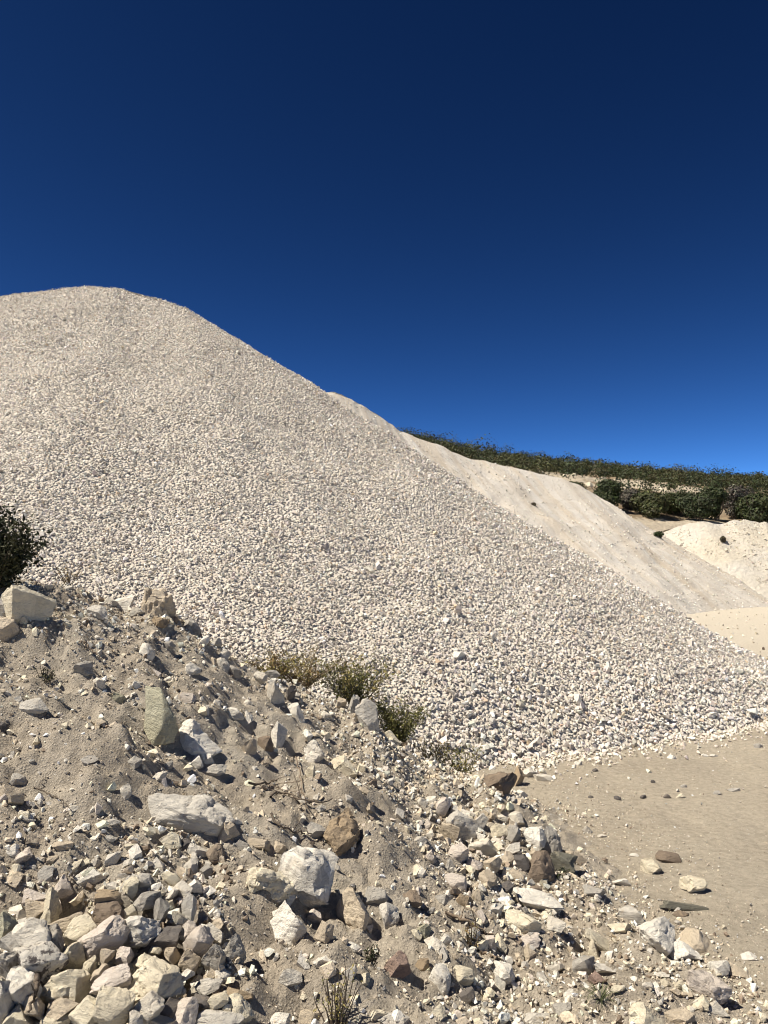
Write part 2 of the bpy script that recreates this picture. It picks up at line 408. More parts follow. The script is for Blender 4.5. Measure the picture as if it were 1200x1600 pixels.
# second, finer heap behind
cr, to = [], []
for px, py, Yc, tx, ty in [(150, 560, 26, -12, 15), (420, 600, 26, -4.2, 16), (500, 615, 26.5, -1.5, 16.5), (522, 613, 26.6, -0.5, 17), (545, 622, 26.8, 0.3, 17.4), (560, 631, 27, 1.0, 18),
                           (600, 655, 27.5, 2.4, 19), (625, 674, 28, 3.8, 19.5), (690, 699, 28.5, 5.2, 20.2), (730, 716, 28.8, 6.6, 21), (760, 721, 29.2, 7.4, 21.5),
                           (820, 736, 29.6, 8.4, 22.2), (870, 747, 29.8, 9.0, 22.8), (905, 759, 30, 9.6, 23.4), (930, 774, 30.2, 10.2, 24)]:
    cr.append(pt(px, py, Yc)); to.append((tx, ty))
C1 = cr[-1]
for q in [(11.2, 24.5), (12.4, 25.4), (13.5, 26.8), (14.4, 28.8), (14.8, 31), (13.6, 34), (9, 36), (4, 37), (-4, 37)]: cr.append(C1); to.append(q)
cr += cr[14:0:-1]; to += [(-4 - 0.9 * i, 37) for i in range(14)]
P2, F2 = fan(cr, to, 300, 90, 0.13, 43, 0.03)
P2[..., 2] += 0.012 * fbm(P2[..., 0] * 5, P2[..., 1] * 5, P2[..., 2] * 5, 47, 2) + 0.025 * fbm(F2[..., 0] * 1.6, F2[..., 1] * .25, 0, 49, 3)
pile2 = add('gravel_pile', mesh_np('fine_gravel_bed', P2.reshape(-1, 3), grid_faces(300, 90), False, uv=F2.reshape(-1, 2)), M['fine'],
            label='smoother heap of fine pale gravel behind the tall heap', category='gravel pile', group='gravel piles')
p, n, s, area = sample_grid(P2, 17000, rng)
size = np.exp(rng.normal(0, 0.35, len(p))) * 0.048
p = p + n * (size * 0.22)[:, None]
V, F, Tt = merge(LIB_F, p, rotmats(len(p), rng), size, tints(len(p), (0.72, 0.665, 0.585), 0.16))
add('gravel', mesh_np('loose_gravel', V, F, True, Tt), M['gravel'], pile2, kind='stuff')

# pale sand bank at the far side of the yard
cr, to = [], []
for px, py, Yc, tx, ty in [(985, 840, 33, 9.5, 29.5), (1035, 833, 31, 11.3, 27.5), (1060, 821, 30.5, 12.0, 27.2), (1100, 815, 30.3, 12.8, 27.0), (1125, 818, 30.4, 13.3, 26.9),
                           (1145, 812, 30.4, 13.9, 26.9), (1175, 813, 30.5, 14.6, 27.0), (1205, 818, 30.6, 15.6, 27.1), (1280, 812, 31, 18, 27.4), (1420, 806, 32, 23, 28), (1700, 800, 34, 34, 30)]:
    cr.append(pt(px, py, Yc)); to.append((tx, ty))
nb = len(cr)
cr += [c + np.array([0.4, 2.5, -0.1]) for c in cr[::-1]]; to += [(c[0] + 0.5, c[1] + 7) for c in cr[:nb][::-1]]
P3, F3 = fan(cr, to, 260, 50, 0.07, 63, -0.03)
g = np.clip((P3[..., 0] - 12.5) / 1.5, 0, 1)                       # erosion rills down the face
P3[..., 2] += (0.35 + g) * 0.075 * fbm(P3[..., 0] * 4.5, P3[..., 2] * 0.8, 0, 66, 4) * np.clip(P3[..., 2], 0, 1)
bank = add('sand_bank', mesh_np('sand_bank', P3.reshape(-1, 3), grid_faces(260, 50), False), M['bank'],
           label='low cream sand bank beyond the foot of the smoother heap', category='sand bank')

p, n, s, area = sample_grid(P3, 9000, rng)
k = (fbm(p[:, 0] * .8, p[:, 2] * 1.5, 0, 68, 2) + np.clip((p[:, 0] - 12.6) / 2, -.6, .6)) > 0.1
p, n = p[k], n[k]; size = np.clip(np.exp(rng.normal(0, .5, len(p))) * 0.055, .02, .3)
V, F, Tt = merge(LIB_F, p, rotmats(len(p), rng), size, tints(len(p), (0.66, 0.59, 0.48), .16))
add('loose_rock', mesh_np('loose_rock', V, F, True, Tt), M['gravel'], bank, kind='stuff')

# hillside
HPX = np.array([200, 625, 740, 830, 900, 980, 1060, 1130, 1200, 1500, 2100])
keysY = [34, 41, 46, 58, 63, 68, 116, 160, 400]
rows = {34: None, 41: np.array([810, 810, 810, 810, 815, 824, 838, 840, 842, 842, 842]),
        46: np.array([750, 755, 765, 778, 794, 812, 820, 823, 822, 822, 822]),
        58: np.array([705, 720, 737, 752, 760, 770, 779, 787, 791, 797, 802]),
        63: np.array([692, 703, 722, 737, 743, 752, 760, 770, 778, 786, 790]),
        68: np.array([691, 702, 722, 736, 742, 749, 757, 767, 774, 781, 786]),
        116: np.array([648, 682, 707, 720, 728, 735, 741, 747, 752, 763, 772])}
HX = (HPX - 600) / FPX
def hill_h(x, y):
    a = x / y; prof = []
    for kY in keysY:
        if kY == 34: z = np.full_like(a, -0.3)
        elif kY in rows: z = CAMZ + (870 - np.interp(a, HX, rows[kY])) / FPX * kY
        elif kY == 160: z = CAMZ + (870 - np.interp(a, HX, rows[116])) / FPX * 116 - 2
        else: z = np.full_like(a, -6)
        prof.append(z)
    prof = np.array(prof); out = np.zeros_like(a)
    for i in range(len(keysY) - 1):
        m_ = (y >= keysY[i]) & (y <= keysY[i + 1]); t = (y - keysY[i]) / (keysY[i + 1] - keysY[i])
        out = np.where(m_, prof[i] * (1 - t) + prof[i + 1] * t, out)
    out = out + (0.12 * fbm(x * 0.12, y * 0.12, 0, 31, 3) + 0.12 * fbm(x * 0.7, y * 0.7, 0, 32, 3)) * np.clip((y - 34) / 5, 0, 1)
    return out
aa = np.linspace(-0.5, 1.6, 260); yy = np.concatenate([np.arange(34, 72, 0.4), np.geomspace(72, 400, 60)])
A, YY = np.meshgrid(aa, yy); XX = A * YY; ZZ = hill_h(XX, YY)
pale = np.clip(1 - np.abs(YY - 62.5) / 6.5, 0, 1) * (A > 0.05) + np.clip(1 - np.abs(YY - 41) / 8, 0, 1) * 1.5
add('hillside', mesh_np('hillside', np.stack([XX, YY, ZZ], -1).reshape(-1, 3), grid_faces(len(yy), len(aa)), False, np.repeat(pale.reshape(-1, 1), 3, 1)),
    M['hill'], kind='structure', label='scrub covered hillside behind the quarry')

# ---------------------------------------------------------------- dirt mound
sil = [(-260, 830, 4.35), (-120, 852, 4.5), (0, 884, 4.6), (60, 906, 4.62), (130, 918, 4.66), (200, 942, 4.7), (265, 952, 4.75), (300, 982, 4.8), (360, 1016, 4.85), (420, 1050, 4.9),
       (480, 1072, 4.95), (550, 1103, 5.0), (600, 1143, 5.05), (650, 1172, 5.1), (700, 1196, 5.15), (760, 1218, 5.2), (810, 1238, 5.25)]
sp = np.array([pt(*q) for q in sil])
HRX = np.concatenate([[-6], sp[:, 0], [1.25, 3]]); HRZ = np.concatenate([[2.35], sp[:, 2], [-0.06, -0.15]])
HRY = np.concatenate([[4.0], sp[:, 1], [5.3, 5.6]])
def mound_h(x, y, fine=True):
    x = np.asarray(x, float); y = np.asarray(y, float)
    yr = np.interp(x, HRX, HRY)
    d = yr - y
    xf = x - 0.10 * np.clip(d, 0, 3)                     # the toe swings out a little towards the viewer
    hr = np.interp(xf, HRX, HRZ)
    t = np.clip(d / 3.3, 0, 1.15)
    front = hr * np.where(hr > 0, 1 - 0.86 * (t * 0.9 + 0.1 * t * t), 1)
    back = hr - 0.75 * (y - yr)
    z = np.where(d > 0, front, back)
    z = z - 0.02 * np.exp(-(d / 0.12) ** 2)
    up = np.clip((hr + 0.05) / 0.25, 0.1, 1)
    z = z + up * (0.06 * fbm(x * 1.7, y * 1.7, 0, 51, 2) + 0.05 * fbm(x * 4.6, y * 4.6, 0, 53, 3)) * np.where(d > 0, np.clip(d / 0.35, 0.25, 1), 0.4)
    if fine:
        z = z + (0.35 + 0.65 * up) * (0.028 * np.abs(fbm(x * 12, y * 12, 0, 55, 2)) + 0.009 * fbm(x * 26, y * 26, 0, 57, 2))
    return z - 0.012
def dip(x, y):
    px, py, f = project(np.stack([np.ravel(x), np.ravel(y), np.ravel(mound_h(x, y, False))], 1))
    k = np.clip((345 - px) / 50, 0, 1) * np.clip((py - 1385) / 45, 0, 1)
    return (0.075 * k * k * (3 - 2 * k)).reshape(np.shape(x))
def surf_h(x, y): return np.maximum(mound_h(x, y), ground_h(np.asarray(x, float), np.asarray(y, float)))
def hit(px, py):
    d = ray(px, py); ts = np.linspace(1.0, 12, 2200)
    Q = np.array([0, 0, CAMZ])[None] + d[None] * ts[:, None]
    below = Q[:, 2] < surf_h(Q[:, 0], Q[:, 1])
    i = np.argmax(below) if below.any() else len(ts) - 1
    return Q[i]
mx = np.arange(-4.6, 1.75, 0.021); my = np.arange(0.7, 6.6, 0.021)
GX, GY = np.meshgrid(mx, my); GZ = mound_h(GX, GY) - dip(GX, GY)
mound = add('dirt_mound', mesh_np('dirt_mound', np.stack([GX, GY, GZ], -1).reshape(-1, 3), grid_faces(len(my), len(mx)), False), M['soil'],
            label='sloping mound of tan dirt and broken rock in front of the tall gravel heap', category='dirt mound')

# ---------------------------------------------------------------- rocks one by one
COL = dict(white=(0.78, 0.73, 0.635), cream=(0.72, 0.645, 0.49), pale=(0.68, 0.625, 0.53), grey=(0.44, 0.41, 0.36), pgrey=(0.60, 0.56, 0.49),
           green=(0.45, 0.425, 0.31), tan=(0.58, 0.49, 0.37), pink=(0.67, 0.59, 0.51), brown=(0.25, 0.195, 0.145), ochre=(0.37, 0.285, 0.19),
           dark=(0.15, 0.135, 0.125), red=(0.32, 0.23, 0.185), olive=(0.20, 0.19, 0.15))
def cut_rock(seed, ncut=8, rough=0.035, rounding=0.0, fine=0.2, taper=0.0, bev=0.022):
    r = random.Random(seed); bm = bmesh.new(); bmesh.ops.create_cube(bm, size=1.5)
    bmesh.ops.rotate(bm, verts=bm.verts, cent=(0, 0, 0), matrix=Matrix.Rotation(r.uniform(0, 3), 3, Vector((r.gauss(0, 1), r.gauss(0, 1), r.gauss(0, 1))).normalized()))
    for i in range(ncut + 3):
        n_ = Vector((r.gauss(0, 1), r.gauss(0, 1), r.gauss(0, 1))).normalized()
        d = r.uniform(0.34, 0.60)
        bmesh.ops.bisect_plane(bm, geom=bm.verts[:] + bm.edges[:] + bm.faces[:], plane_co=n_ * d, plane_no=n_, clear_outer=True)
        be = [e for e in bm.edges if e.is_boundary]
        if be: bmesh.ops.holes_fill(bm, edges=be, sides=0)
    bmesh.ops.dissolve_limit(bm, angle_limit=0.01, verts=bm.verts, edges=bm.edges)
    bmesh.ops.remove_doubles(bm, verts=bm.verts, dist=0.02)
    if bev: bmesh.ops.bevel(bm, geom=bm.edges[:], offset=bev, segments=1, affect='EDGES', profile=0.5, clamp_overlap=True)
    bmesh.ops.triangulate(bm, faces=bm.faces)
    for it in range(4):
        long = [e for e in bm.edges if e.calc_length() > fine]
        if not long: break
        bmesh.ops.subdivide_edges(bm, edges=long, cuts=1, use_grid_fill=True)
        bmesh.ops.triangulate(bm, faces=bm.faces)
    bmesh.ops.recalc_face_normals(bm, faces=bm.faces); bm.normal_update()
    V = np.array([v.co[:] for v in bm.verts]); N = np.array([v.normal[:] for v in bm.verts])
    bm.verts.index_update(); F = np.array([[v.index for v in f.verts] for f in bm.faces]); bm.free()
    if rounding:
        L = np.linalg.norm(V, axis=1)[:, None]; V = V * (1 - rounding) + V / (L + 1e-6) * 0.5 * rounding
    V += N * (rough * fbm(V[:, 0] * 3 + seed, V[:, 1] * 3, V[:, 2] * 3, seed % 97, 3)[:, None]
              + rough * 0.5 * vn(V[:, 0] * 11 + seed, V[:, 1] * 11, V[:, 2] * 11, seed % 89)[:, None]
              - rough * 1.3 * (np.clip(1 - np.abs(vn(V[:, 0] * 2.3 + seed, V[:, 1] * 2.3, V[:, 2] * 4.1, seed % 71)) * 5, 0, 1))[:, None])
    if taper: V[:, 0] *= 1 + taper * V[:, 2] * 2
    V -= (V.max(0) + V.min(0)) / 2; V /= (V.max(0) - V.min(0))
    me = mesh_np('rock', V, F, False); me.set_sharp_from_angle(angle=math.radians(28)); me.materials.append(M['rock'])
    return me
def rotY(a): c_, s_ = math.cos(a), math.sin(a); return np.array([[c_, 0, s_], [0, 1, 0], [-s_, 0, c_]])
def rotX(a): c_, s_ = math.cos(a), math.sin(a); return np.array([[1, 0, 0], [0, c_, -s_], [0, s_, c_]])
def rotZ(a): c_, s_ = math.cos(a), math.sin(a); return np.array([[c_, -s_, 0], [s_, c_, 0], [0, 0, 1]])
taken = []
def hero(px, py, w, h, ang, col, label, group=None, name='rock', stain=0.0, dep=0.85, lift=0.0, Yfix=None, seed=None, **kw):
    seed = seed if seed is not None else int(px * 7 + py * 13 + w)
    r = random.Random(seed)
    Pb = hit(px, py + h * 0.46) if Yfix is None else pt(px, py + h * 0.46, Yfix)
    dist = np.linalg.norm(Pb - np.array([0, 0, CAMZ])); m = dist / FPX
    W, H = w * m * 1.10, h * m * 1.05; D = dep * math.sqrt(W * H)
    sd_ = max(0.05, (CAMZ - Pb[2]) / dist)
    H = max(0.5 * H, H - 0.55 * D * sd_) * 1.22
    ctr = pt(px, py, Pb[1] + 0.25 * D) - np.array([0, 0, 0.1 * H - lift])
    R3 = rotY(-math.radians(ang)) @ rotX(math.radians(r.uniform(-8, 14)))
    me = cut_rock(seed, kw.pop('ncut', r.randint(7, 13)), kw.pop('rough', 0.035), kw.pop('rounding', r.uniform(0, 0.18)), 0.105 if w * h > 2200 else 0.15 if w * h > 900 else 0.27, kw.pop('taper', 0.0))
    cc = np.array(COL[col]) * r.uniform(0.92, 1.08)
    o = rock_obj(name, me, ctr, R3, (W, D, H), cc)
    o['label'] = label; o['category'] = 'rock'; o['stain'] = float(stain)
    if group: o['group'] = group
    taken.append((px, py, max(w, h) * 0.5))
    return o

HEAP = 'rocks of the loose heap in the bottom left corner'
EDGE = 'rubble rocks along the edge of the sandy ground'
SLOPE = 'rocks on the dirt mound slope'
RIDGE = 'rocks along the mound ridge'
LOOSE = 'rocks lying on the flat sandy ground'
BIG = [
 # corner heap
 (52, 1453, 48, 41, 8, 'pale', 'pale smooth sided rock just above the dark crusted rock in the corner heap', HEAP, {}),
 (78, 1417, 27, 52, -12, 'cream', 'tall narrow cream block standing upright in the corner heap', HEAP, {}),
 (62, 1497, 66, 54, 4, 'pgrey', 'broad grey rock with black crusted patches in the corner heap', HEAP, dict(stain=0.95)),
 (15, 1497, 32, 38, -15, 'pale', 'small pale rock with purple brown spots beside the black crusted rock', HEAP, dict(stain=0.6)),
 (127, 1449, 42, 38, 28, 'cream', 'cream two lobed rock leaning beside the pinkish block', HEAP, {}),
 (113, 1492, 31, 41, -18, 'cream', 'cream chunk leaning against the black crusted rock', HEAP, {}),
 (163, 1461, 62, 48, 18, 'pink', 'pinkish block touching the white layered rock', HEAP, {}),
 (215, 1450, 56, 52, 22, 'white', 'white layered rock with grey lower half, next to the pinkish block', HEAP, dict(stain=0.25, rough=0.05)),
 (251, 1466, 50, 27, 4, 'dark', 'charcoal faced block below the white layered rock', HEAP, {}),
 (97, 1537, 60, 53, 10, 'cream', 'rounded cream block below the black crusted rock', HEAP, dict(rounding=0.22)),
 (32, 1548, 42, 50, -14, 'white', 'white faceted rock beside the dark stick in the corner', HEAP, {}),
 (240, 1527, 78, 56, -6, 'cream', 'largest cream flat topped rock of the corner heap', HEAP, dict(dep=1.0)),
 (138, 1577, 48, 46, 3, 'cream', 'squarish cream rock at the bottom edge beside the lumpy rock', HEAP, {}),
 (177, 1566, 44, 50, -22, 'cream', 'lumpy cream rock at the bottom edge below the pink tan rock', HEAP, dict(rounding=0.3)),
 (175, 1529, 50, 37, 10, 'pink', 'pink tan jagged rock beside the largest flat topped rock', HEAP, {}),
 (231, 1571, 36, 40, -20, 'pale', 'angular pale rock under the largest flat topped rock', HEAP, {}),
 (168, 1401, 34, 22, 5, 'ochre', 'rusty orange flat rock on top of the dark brown rock', HEAP, {}),
 (170, 1424, 42, 38, 8, 'brown', 'dark brown rough rock in the upper part of the corner heap', HEAP, {}),
 (103, 1442, 42, 24, 12, 'tan', None, HEAP, {}), (140, 1508, 15, 29, -10, 'cream', None, HEAP, {}),
 (167, 1492, 21, 23, 5, 'tan', None, HEAP, {}), (194, 1495, 22, 31, 10, 'pink', None, HEAP, {}),
 (229, 1505, 36, 26, 0, 'cream', None, HEAP, {}), (98, 1576, 40, 28, 5, 'tan', None, HEAP, dict(stain=.4)),
 (30, 1588, 30, 28, 0, 'cream', None, HEAP, {}), (4, 1560, 24, 60, 0, 'pgrey', None, HEAP, {}),
 (287, 1585, 34, 52, -30, 'pink', 'upright pinkish brown slab at the bottom edge of the corner heap', HEAP, {}),
 (308, 1470, 34, 50, -25, 'pink', 'pinkish triangular rock at the right end of the corner heap', HEAP, {}),
 (334, 1492, 28, 56, -20, 'grey', 'tall grey slab behind the pinkish triangular rock', HEAP, {}),
 (361, 1480, 34, 44, 12, 'grey', 'shaded grey rock at the outer end of the corner heap', HEAP, {}),
 (339, 1591, 66, 34, 0, 'pgrey', 'pale grey dome shaped rock at the bottom edge', HEAP, dict(rounding=0.3)),
 (377, 1578, 30, 43, 3, 'cream', 'cream upright block beside the grey dome shaped rock', HEAP, {}),
 (373, 1552, 34, 22, 18, 'ochre', 'orange pink slab lying above the cream upright block', HEAP, {}),
 (430, 1592, 36, 20, 5, 'white', None, HEAP, {}), (332, 1453, 27, 28, 20, 'pale', None, HEAP, {}),
 (486, 1590, 30, 26, 5, 'tan', None, HEAP, {}), (60, 1415, 26, 30, 5, 'tan', None, HEAP, {}), (95, 1383, 28, 30, 10, 'pink', None, HEAP, {}),
 (136, 1370, 46, 26, 8, 'white', 'white rock with a dark underside at the top of the corner heap', HEAP, dict(stain=.3)),
 (55, 1397, 34, 24, 12, 'pink', None, HEAP, {}), (20, 1375, 26, 22, 0, 'tan', None, HEAP, {}), (203, 1383, 24, 22, 0, 'cream', None, HEAP, {}),
 (222, 1375, 28, 22, -8, 'grey', None, HEAP, {}), (268, 1370, 28, 26, 12, 'cream', None, HEAP, {}), (230, 1403, 34, 26, -12, 'grey', None, HEAP, dict(stain=.5)),
 (285, 1390, 26, 22, 30, 'pale', None, HEAP, {}), (200, 1428, 24, 24, 20, 'cream', None, HEAP, {}), (12, 1440, 26, 36, 0, 'green', None, HEAP, {}),
 (18, 1465, 34, 24, -10, 'grey', None, HEAP, {}), (85, 1463, 28, 34, -10, 'grey', None, HEAP, dict(stain=.5)), (297, 1412, 20, 34, 15, 'pgrey', None, HEAP, {}),
 (298, 1455, 22, 30, 0, 'pink', None, HEAP, {}), (296, 1498, 28, 34, 0, 'tan', None, HEAP, {}), (242, 1485, 18, 14, 0, 'cream', None, HEAP, {}),
 (268, 1490, 20, 22, 0, 'tan', None, HEAP, {}), (54, 1570, 22, 26, 0, 'tan', None, HEAP, {}), (262, 1575, 28, 30, 10, 'dark', None, HEAP, {}),
 (212, 1592, 18, 24, 0, 'white', None, HEAP, {}), (250, 1594, 36, 16, 0, 'tan', None, HEAP, {}), (90, 1594, 40, 20, 0, 'cream', None, HEAP, {}),
 (196, 1548, 26, 22, 0, 'cream', None, HEAP, {}), (155, 1522, 24, 22, 20, 'tan', None, HEAP, {}), (325, 1540, 34, 22, 10, 'pgrey', None, HEAP, {}),
 (340, 1563, 30, 24, 10, 'cream', None, HEAP, {}), (318, 1565, 24, 22, 0, 'dark', None, HEAP, {}), (345, 1525, 24, 24, 0, 'white', None, HEAP, {}),
 # big rocks of the slope
 (479, 1366, 77, 108, -6, 'white', 'largest white rock of the mound, tapering downward, with a grey lower face', SLOPE, dict(taper=0.30, stain=0.35, dep=0.8, seed=4021)),
 (421, 1378, 66, 52, -10, 'cream', 'crumbly cream rock beside the largest white rock', SLOPE, dict(rough=0.07)),
 (449, 1441, 50, 62, -8, 'white', 'white triangular rock below the largest white rock', SLOPE, dict(taper=-0.22)),
 (490, 1432, 22, 24, 0, 'pink', None, SLOPE, {}), (508, 1455, 24, 34, -30, 'tan', None, SLOPE, {}),
 (552, 1420, 42, 72, 12, 'tan', 'tall tan wedge with a dark shaded side, standing past the largest white rock', SLOPE, dict(taper=-0.2)),
 (588, 1398, 30, 26, -15, 'grey', 'flat grey slab beside the tall tan wedge', SLOPE, {}), (606, 1430, 28, 38, -15, 'pgrey', 'upright smooth grey rock past the tall tan wedge', SLOPE, {}),
 (508, 1502, 32, 20, 0, 'white', 'half buried white rock above the wiry bottom sprig', SLOPE, {}),
 (454, 1525, 30, 27, 8, 'pgrey', 'mottled grey pointed rock alone on bare dirt at the bottom', SLOPE, dict(stain=.3)),
 (532, 1299, 52, 66, -14, 'ochre', 'ochre brown streaked rock above the largest white rock', SLOPE, dict(stain=.25, rough=0.06)),
 (495, 1298, 31, 27, 0, 'grey', 'smooth grey rock tucked against the ochre brown rock', SLOPE, {}),
 (297, 1277, 116, 62, -4, 'pgrey', 'wide half buried grey cream slab with a crack across its face', SLOPE, dict(dep=0.6, rough=0.05)),
 (249, 1125, 58, 74, -12, 'green', 'flat greenish grey slab leaning on the mound', SLOPE, dict(dep=0.6, lift=0.035, rough=0.02, taper=0.1)),
 (308, 1153, 68, 58, -8, 'white', 'white rock with orange tinge beside the greenish slab', SLOPE, dict(taper=-0.25)),
 (268, 1313, 28, 28, 0, 'cream', 'cream rock in front of the wide half buried slab', SLOPE, {}), (311, 1326, 28, 28, 5, 'white', 'bright white pyramid shaped rock in front of the half buried slab', SLOPE, dict(taper=-0.5)),
 (336, 1334, 27, 34, 0, 'brown', 'brown rock touching the bright white pyramid shaped rock', SLOPE, {}), (290, 1319, 16, 18, 0, 'dark', None, SLOPE, {}),
 (307, 1190, 19, 21, 10, 'white', None, SLOPE, {}), (326, 1187, 17, 20, 0, 'white', None, SLOPE, {}), (333, 1202, 36, 17, 8, 'grey', None, SLOPE, {}),
 (374, 1318, 27, 18, -5, 'grey', None, SLOPE, {}), (405, 1318, 29, 21, 4, 'tan', None, SLOPE, {}), (436, 1322, 20, 18, 0, 'tan', None, SLOPE, {}), (356, 1296, 28, 28, 10, 'tan', None, SLOPE, {}),
 (491, 1171, 30, 36, -5, 'white', 'white chipped rock high on the slope above the dead twigs', SLOPE, dict(rough=0.06)),
 (541, 1197, 42, 26, -38, 'cream', 'cream wedge pointing downhill near the mound ridge', SLOPE, {}), (485, 1203, 14, 24, 0, 'cream', None, SLOPE, {}),
 (432, 1148, 26, 44, -10, 'pgrey', 'tall pale grey rock in the dark hollow on the upper slope', SLOPE, {}), (390, 1166, 20, 28, -15, 'tan', None, SLOPE, {}), (415, 1161, 24, 24, -10, 'brown', None, SLOPE, {}),
 (365, 1114, 31, 18, -6, 'white', 'white brick shaped rock on the upper slope', SLOPE, {}), (388, 1119, 14, 19, -10, 'white', None, SLOPE, {}),
 (30, 1219, 18, 22, 10, 'grey', None, SLOPE, {}), (15, 1243, 34, 26, -38, 'tan', 'tan slab tilted downhill at the picture edge', SLOPE, {}), (62, 1311, 34, 30, -20, 'tan', 'tan rock with a dark patch on bare slope above the corner heap', SLOPE, dict(stain=.7)),
 (20, 1327, 17, 16, 0, 'white', None, SLOPE, {}), (38, 1274, 14, 14, 0, 'cream', None, SLOPE, {}), (97, 1322, 27, 14, -5, 'tan', None, SLOPE, {}), (203, 1322, 17, 12, 20, 'cream', None, SLOPE, {}),
 (195, 1236, 20, 22, 0, 'pale', None, SLOPE, {}), (140, 1186, 25, 12, 3, 'grey', None, SLOPE, {}), (205, 1190, 28, 16, 8, 'grey', None, SLOPE, {}), (262, 1195, 15, 15, 0, 'grey', None, SLOPE, {}),
 (54, 1101, 40, 20, -4, 'pgrey', 'grey low stone on the bare dirt below the tiny weed', SLOPE, {}), (30, 1093, 13, 10, 20, 'white', None, SLOPE, {}), (4, 1136, 14, 16, 0, 'dark', None, SLOPE, {}),
 (130, 1043, 30, 22, 15, 'grey', 'grey wedge with a dark end beside the leaning stick', SLOPE, dict(stain=.4)), (155, 1067, 18, 16, 0, 'pale', None, SLOPE, {}), (172, 1310, 18, 14, 0, 'pale', None, SLOPE, {}),
 (115, 1265, 16, 14, 0, 'pale', None, SLOPE, {}), (175, 1285, 20, 12, 0, 'pgrey', None, SLOPE, {}), (145, 1266, 14, 12, 0, 'white', None, SLOPE, {}), (250, 1215, 20, 18, 10, 'pale', None, SLOPE, {}),
 (212, 1070, 14, 14, 0, 'white', None, SLOPE, {}), (229, 1017, 22, 24, 0, 'white', None, SLOPE, {}), (264, 1009, 18, 16, 0, 'grey', None, SLOPE, {}), (185, 1090, 20, 18, 0, 'green', None, SLOPE, {}),
 # ridge
 (43, 942, 64, 66, 20, 'cream', 'big cream boulder in the shade of the dark bush on the ridge', RIDGE, dict(stain=0.1, dep=0.8, seed=78, rough=0.022, rounding=0.0, ncut=6)),
 (10, 982, 42, 42, -20, 'tan', 'tan split boulder at the picture edge below the big cream boulder', RIDGE, {}), (5, 950, 18, 38, 0, 'grey', None, RIDGE, {}),
 (246, 941, 46, 46, 0, 'tan', 'tan crumbly earth lump on the mound ridge against the gravel', RIDGE, dict(rough=0.12, rounding=0.35)), (153, 955, 27, 20, 8, 'pgrey', 'layered grey tan rock on the ridge', RIDGE, {}),
 (193, 944, 32, 20, 12, 'white', 'white slab on the ridge beside the crumbly earth lump', RIDGE, {}), (250, 973, 23, 20, 0, 'ochre', None, RIDGE, dict(rough=.1)), (300, 979, 27, 26, -10, 'grey', 'grey mottled rock on the ridge below the crumbly earth lump', RIDGE, dict(stain=.4)),
 (172, 938, 22, 12, 0, 'pale', None, RIDGE, {}), (215, 955, 22, 12, -8, 'pale', None, RIDGE, {}),
 (299, 1045, 27, 22, 0, 'white', None, RIDGE, {}), (348, 1038, 22, 17, -25, 'pale', None, RIDGE, {}), (351, 1024, 16, 20, -10, 'pgrey', None, RIDGE, {}), (318, 1000, 14, 18, -25, 'white', None, RIDGE, {}),
 (338, 1004, 18, 14, 10, 'pgrey', None, RIDGE, {}), (365, 1049, 23, 22, 0, 'grey', None, RIDGE, dict(stain=.3)), (293, 1089, 25, 14, -4, 'pink', None, RIDGE, {}), (374, 1016, 14, 18, 0, 'white', None, RIDGE, {}),
 (432, 1082, 28, 43, -8, 'pgrey', 'upright grey cream stone near the flowering shrub', RIDGE, dict(taper=-0.2)), (467, 1115, 36, 17, -58, 'white', 'thin white sliver leaning in deep shadow near the shrub', RIDGE, {}),
 (454, 1084, 14, 30, -12, 'dark', None, RIDGE, {}), (493, 1072, 19, 20, 0, 'white', 'small bright white rock at the foot of the brown green shrub', RIDGE, dict(taper=-.3)),
 (450, 1048, 30, 20, 5, 'tan', None, RIDGE, {}), (476, 1058, 22, 22, 0, 'pink', None, RIDGE, {}), (425, 1053, 24, 14, 0, 'grey', None, RIDGE, {}), (408, 1060, 20, 22, 0, 'pale', None, RIDGE, {}),
 (576, 1115, 31, 48, 18, 'pgrey', 'pale upright slab on the ridge between the two green shrubs', RIDGE, dict(dep=0.5)), (552, 1101, 13, 32, -12, 'grey', None, RIDGE, {}), (613, 1154, 26, 16, -25, 'cream', None, RIDGE, {}),
 (534, 1098, 14, 18, 0, 'tan', None, RIDGE, {}), (629, 1163, 14, 12, 0, 'ochre', None, RIDGE, {}),
 # rubble edge
 (692, 1259, 22, 31, -8, 'pink', 'pinkish cream rounded rock uphill of the grey white slab', EDGE, dict(rounding=.3)), (723, 1290, 50, 38, -18, 'pgrey', 'grey white slab in the middle of the rubble', EDGE, dict(dep=.7)),
 (700, 1298, 25, 36, -10, 'tan', None, EDGE, {}), (755, 1327, 42, 34, -4, 'pale', 'pale square rock below the grey white slab', EDGE, {}), (717, 1333, 28, 28, -10, 'pink', 'rounded pinkish rock beside the pale square rock', EDGE, dict(rounding=.3)),
 (836, 1308, 31, 30, 6, 'white', 'brightest white rock at the rim of the rubble', EDGE, {}), (862, 1313, 30, 44, -12, 'grey', 'grey mottled rock behind the brightest white rock', EDGE, dict(stain=.3)),
 (847, 1354, 42, 50, -10, 'brown', 'big brown grey rock at the rim of the rubble', EDGE, dict(rounding=.25)), (873, 1346, 42, 40, -25, 'olive', 'dark greenish rock behind the big brown grey rock', EDGE, {}),
 (898, 1336, 36, 27, 0, 'tan', 'tan block at the very edge of the sandy ground', EDGE, {}), (780, 1298, 24, 24, -15, 'cream', None, EDGE, {}), (800, 1302, 20, 30, -15, 'grey', None, EDGE, {}),
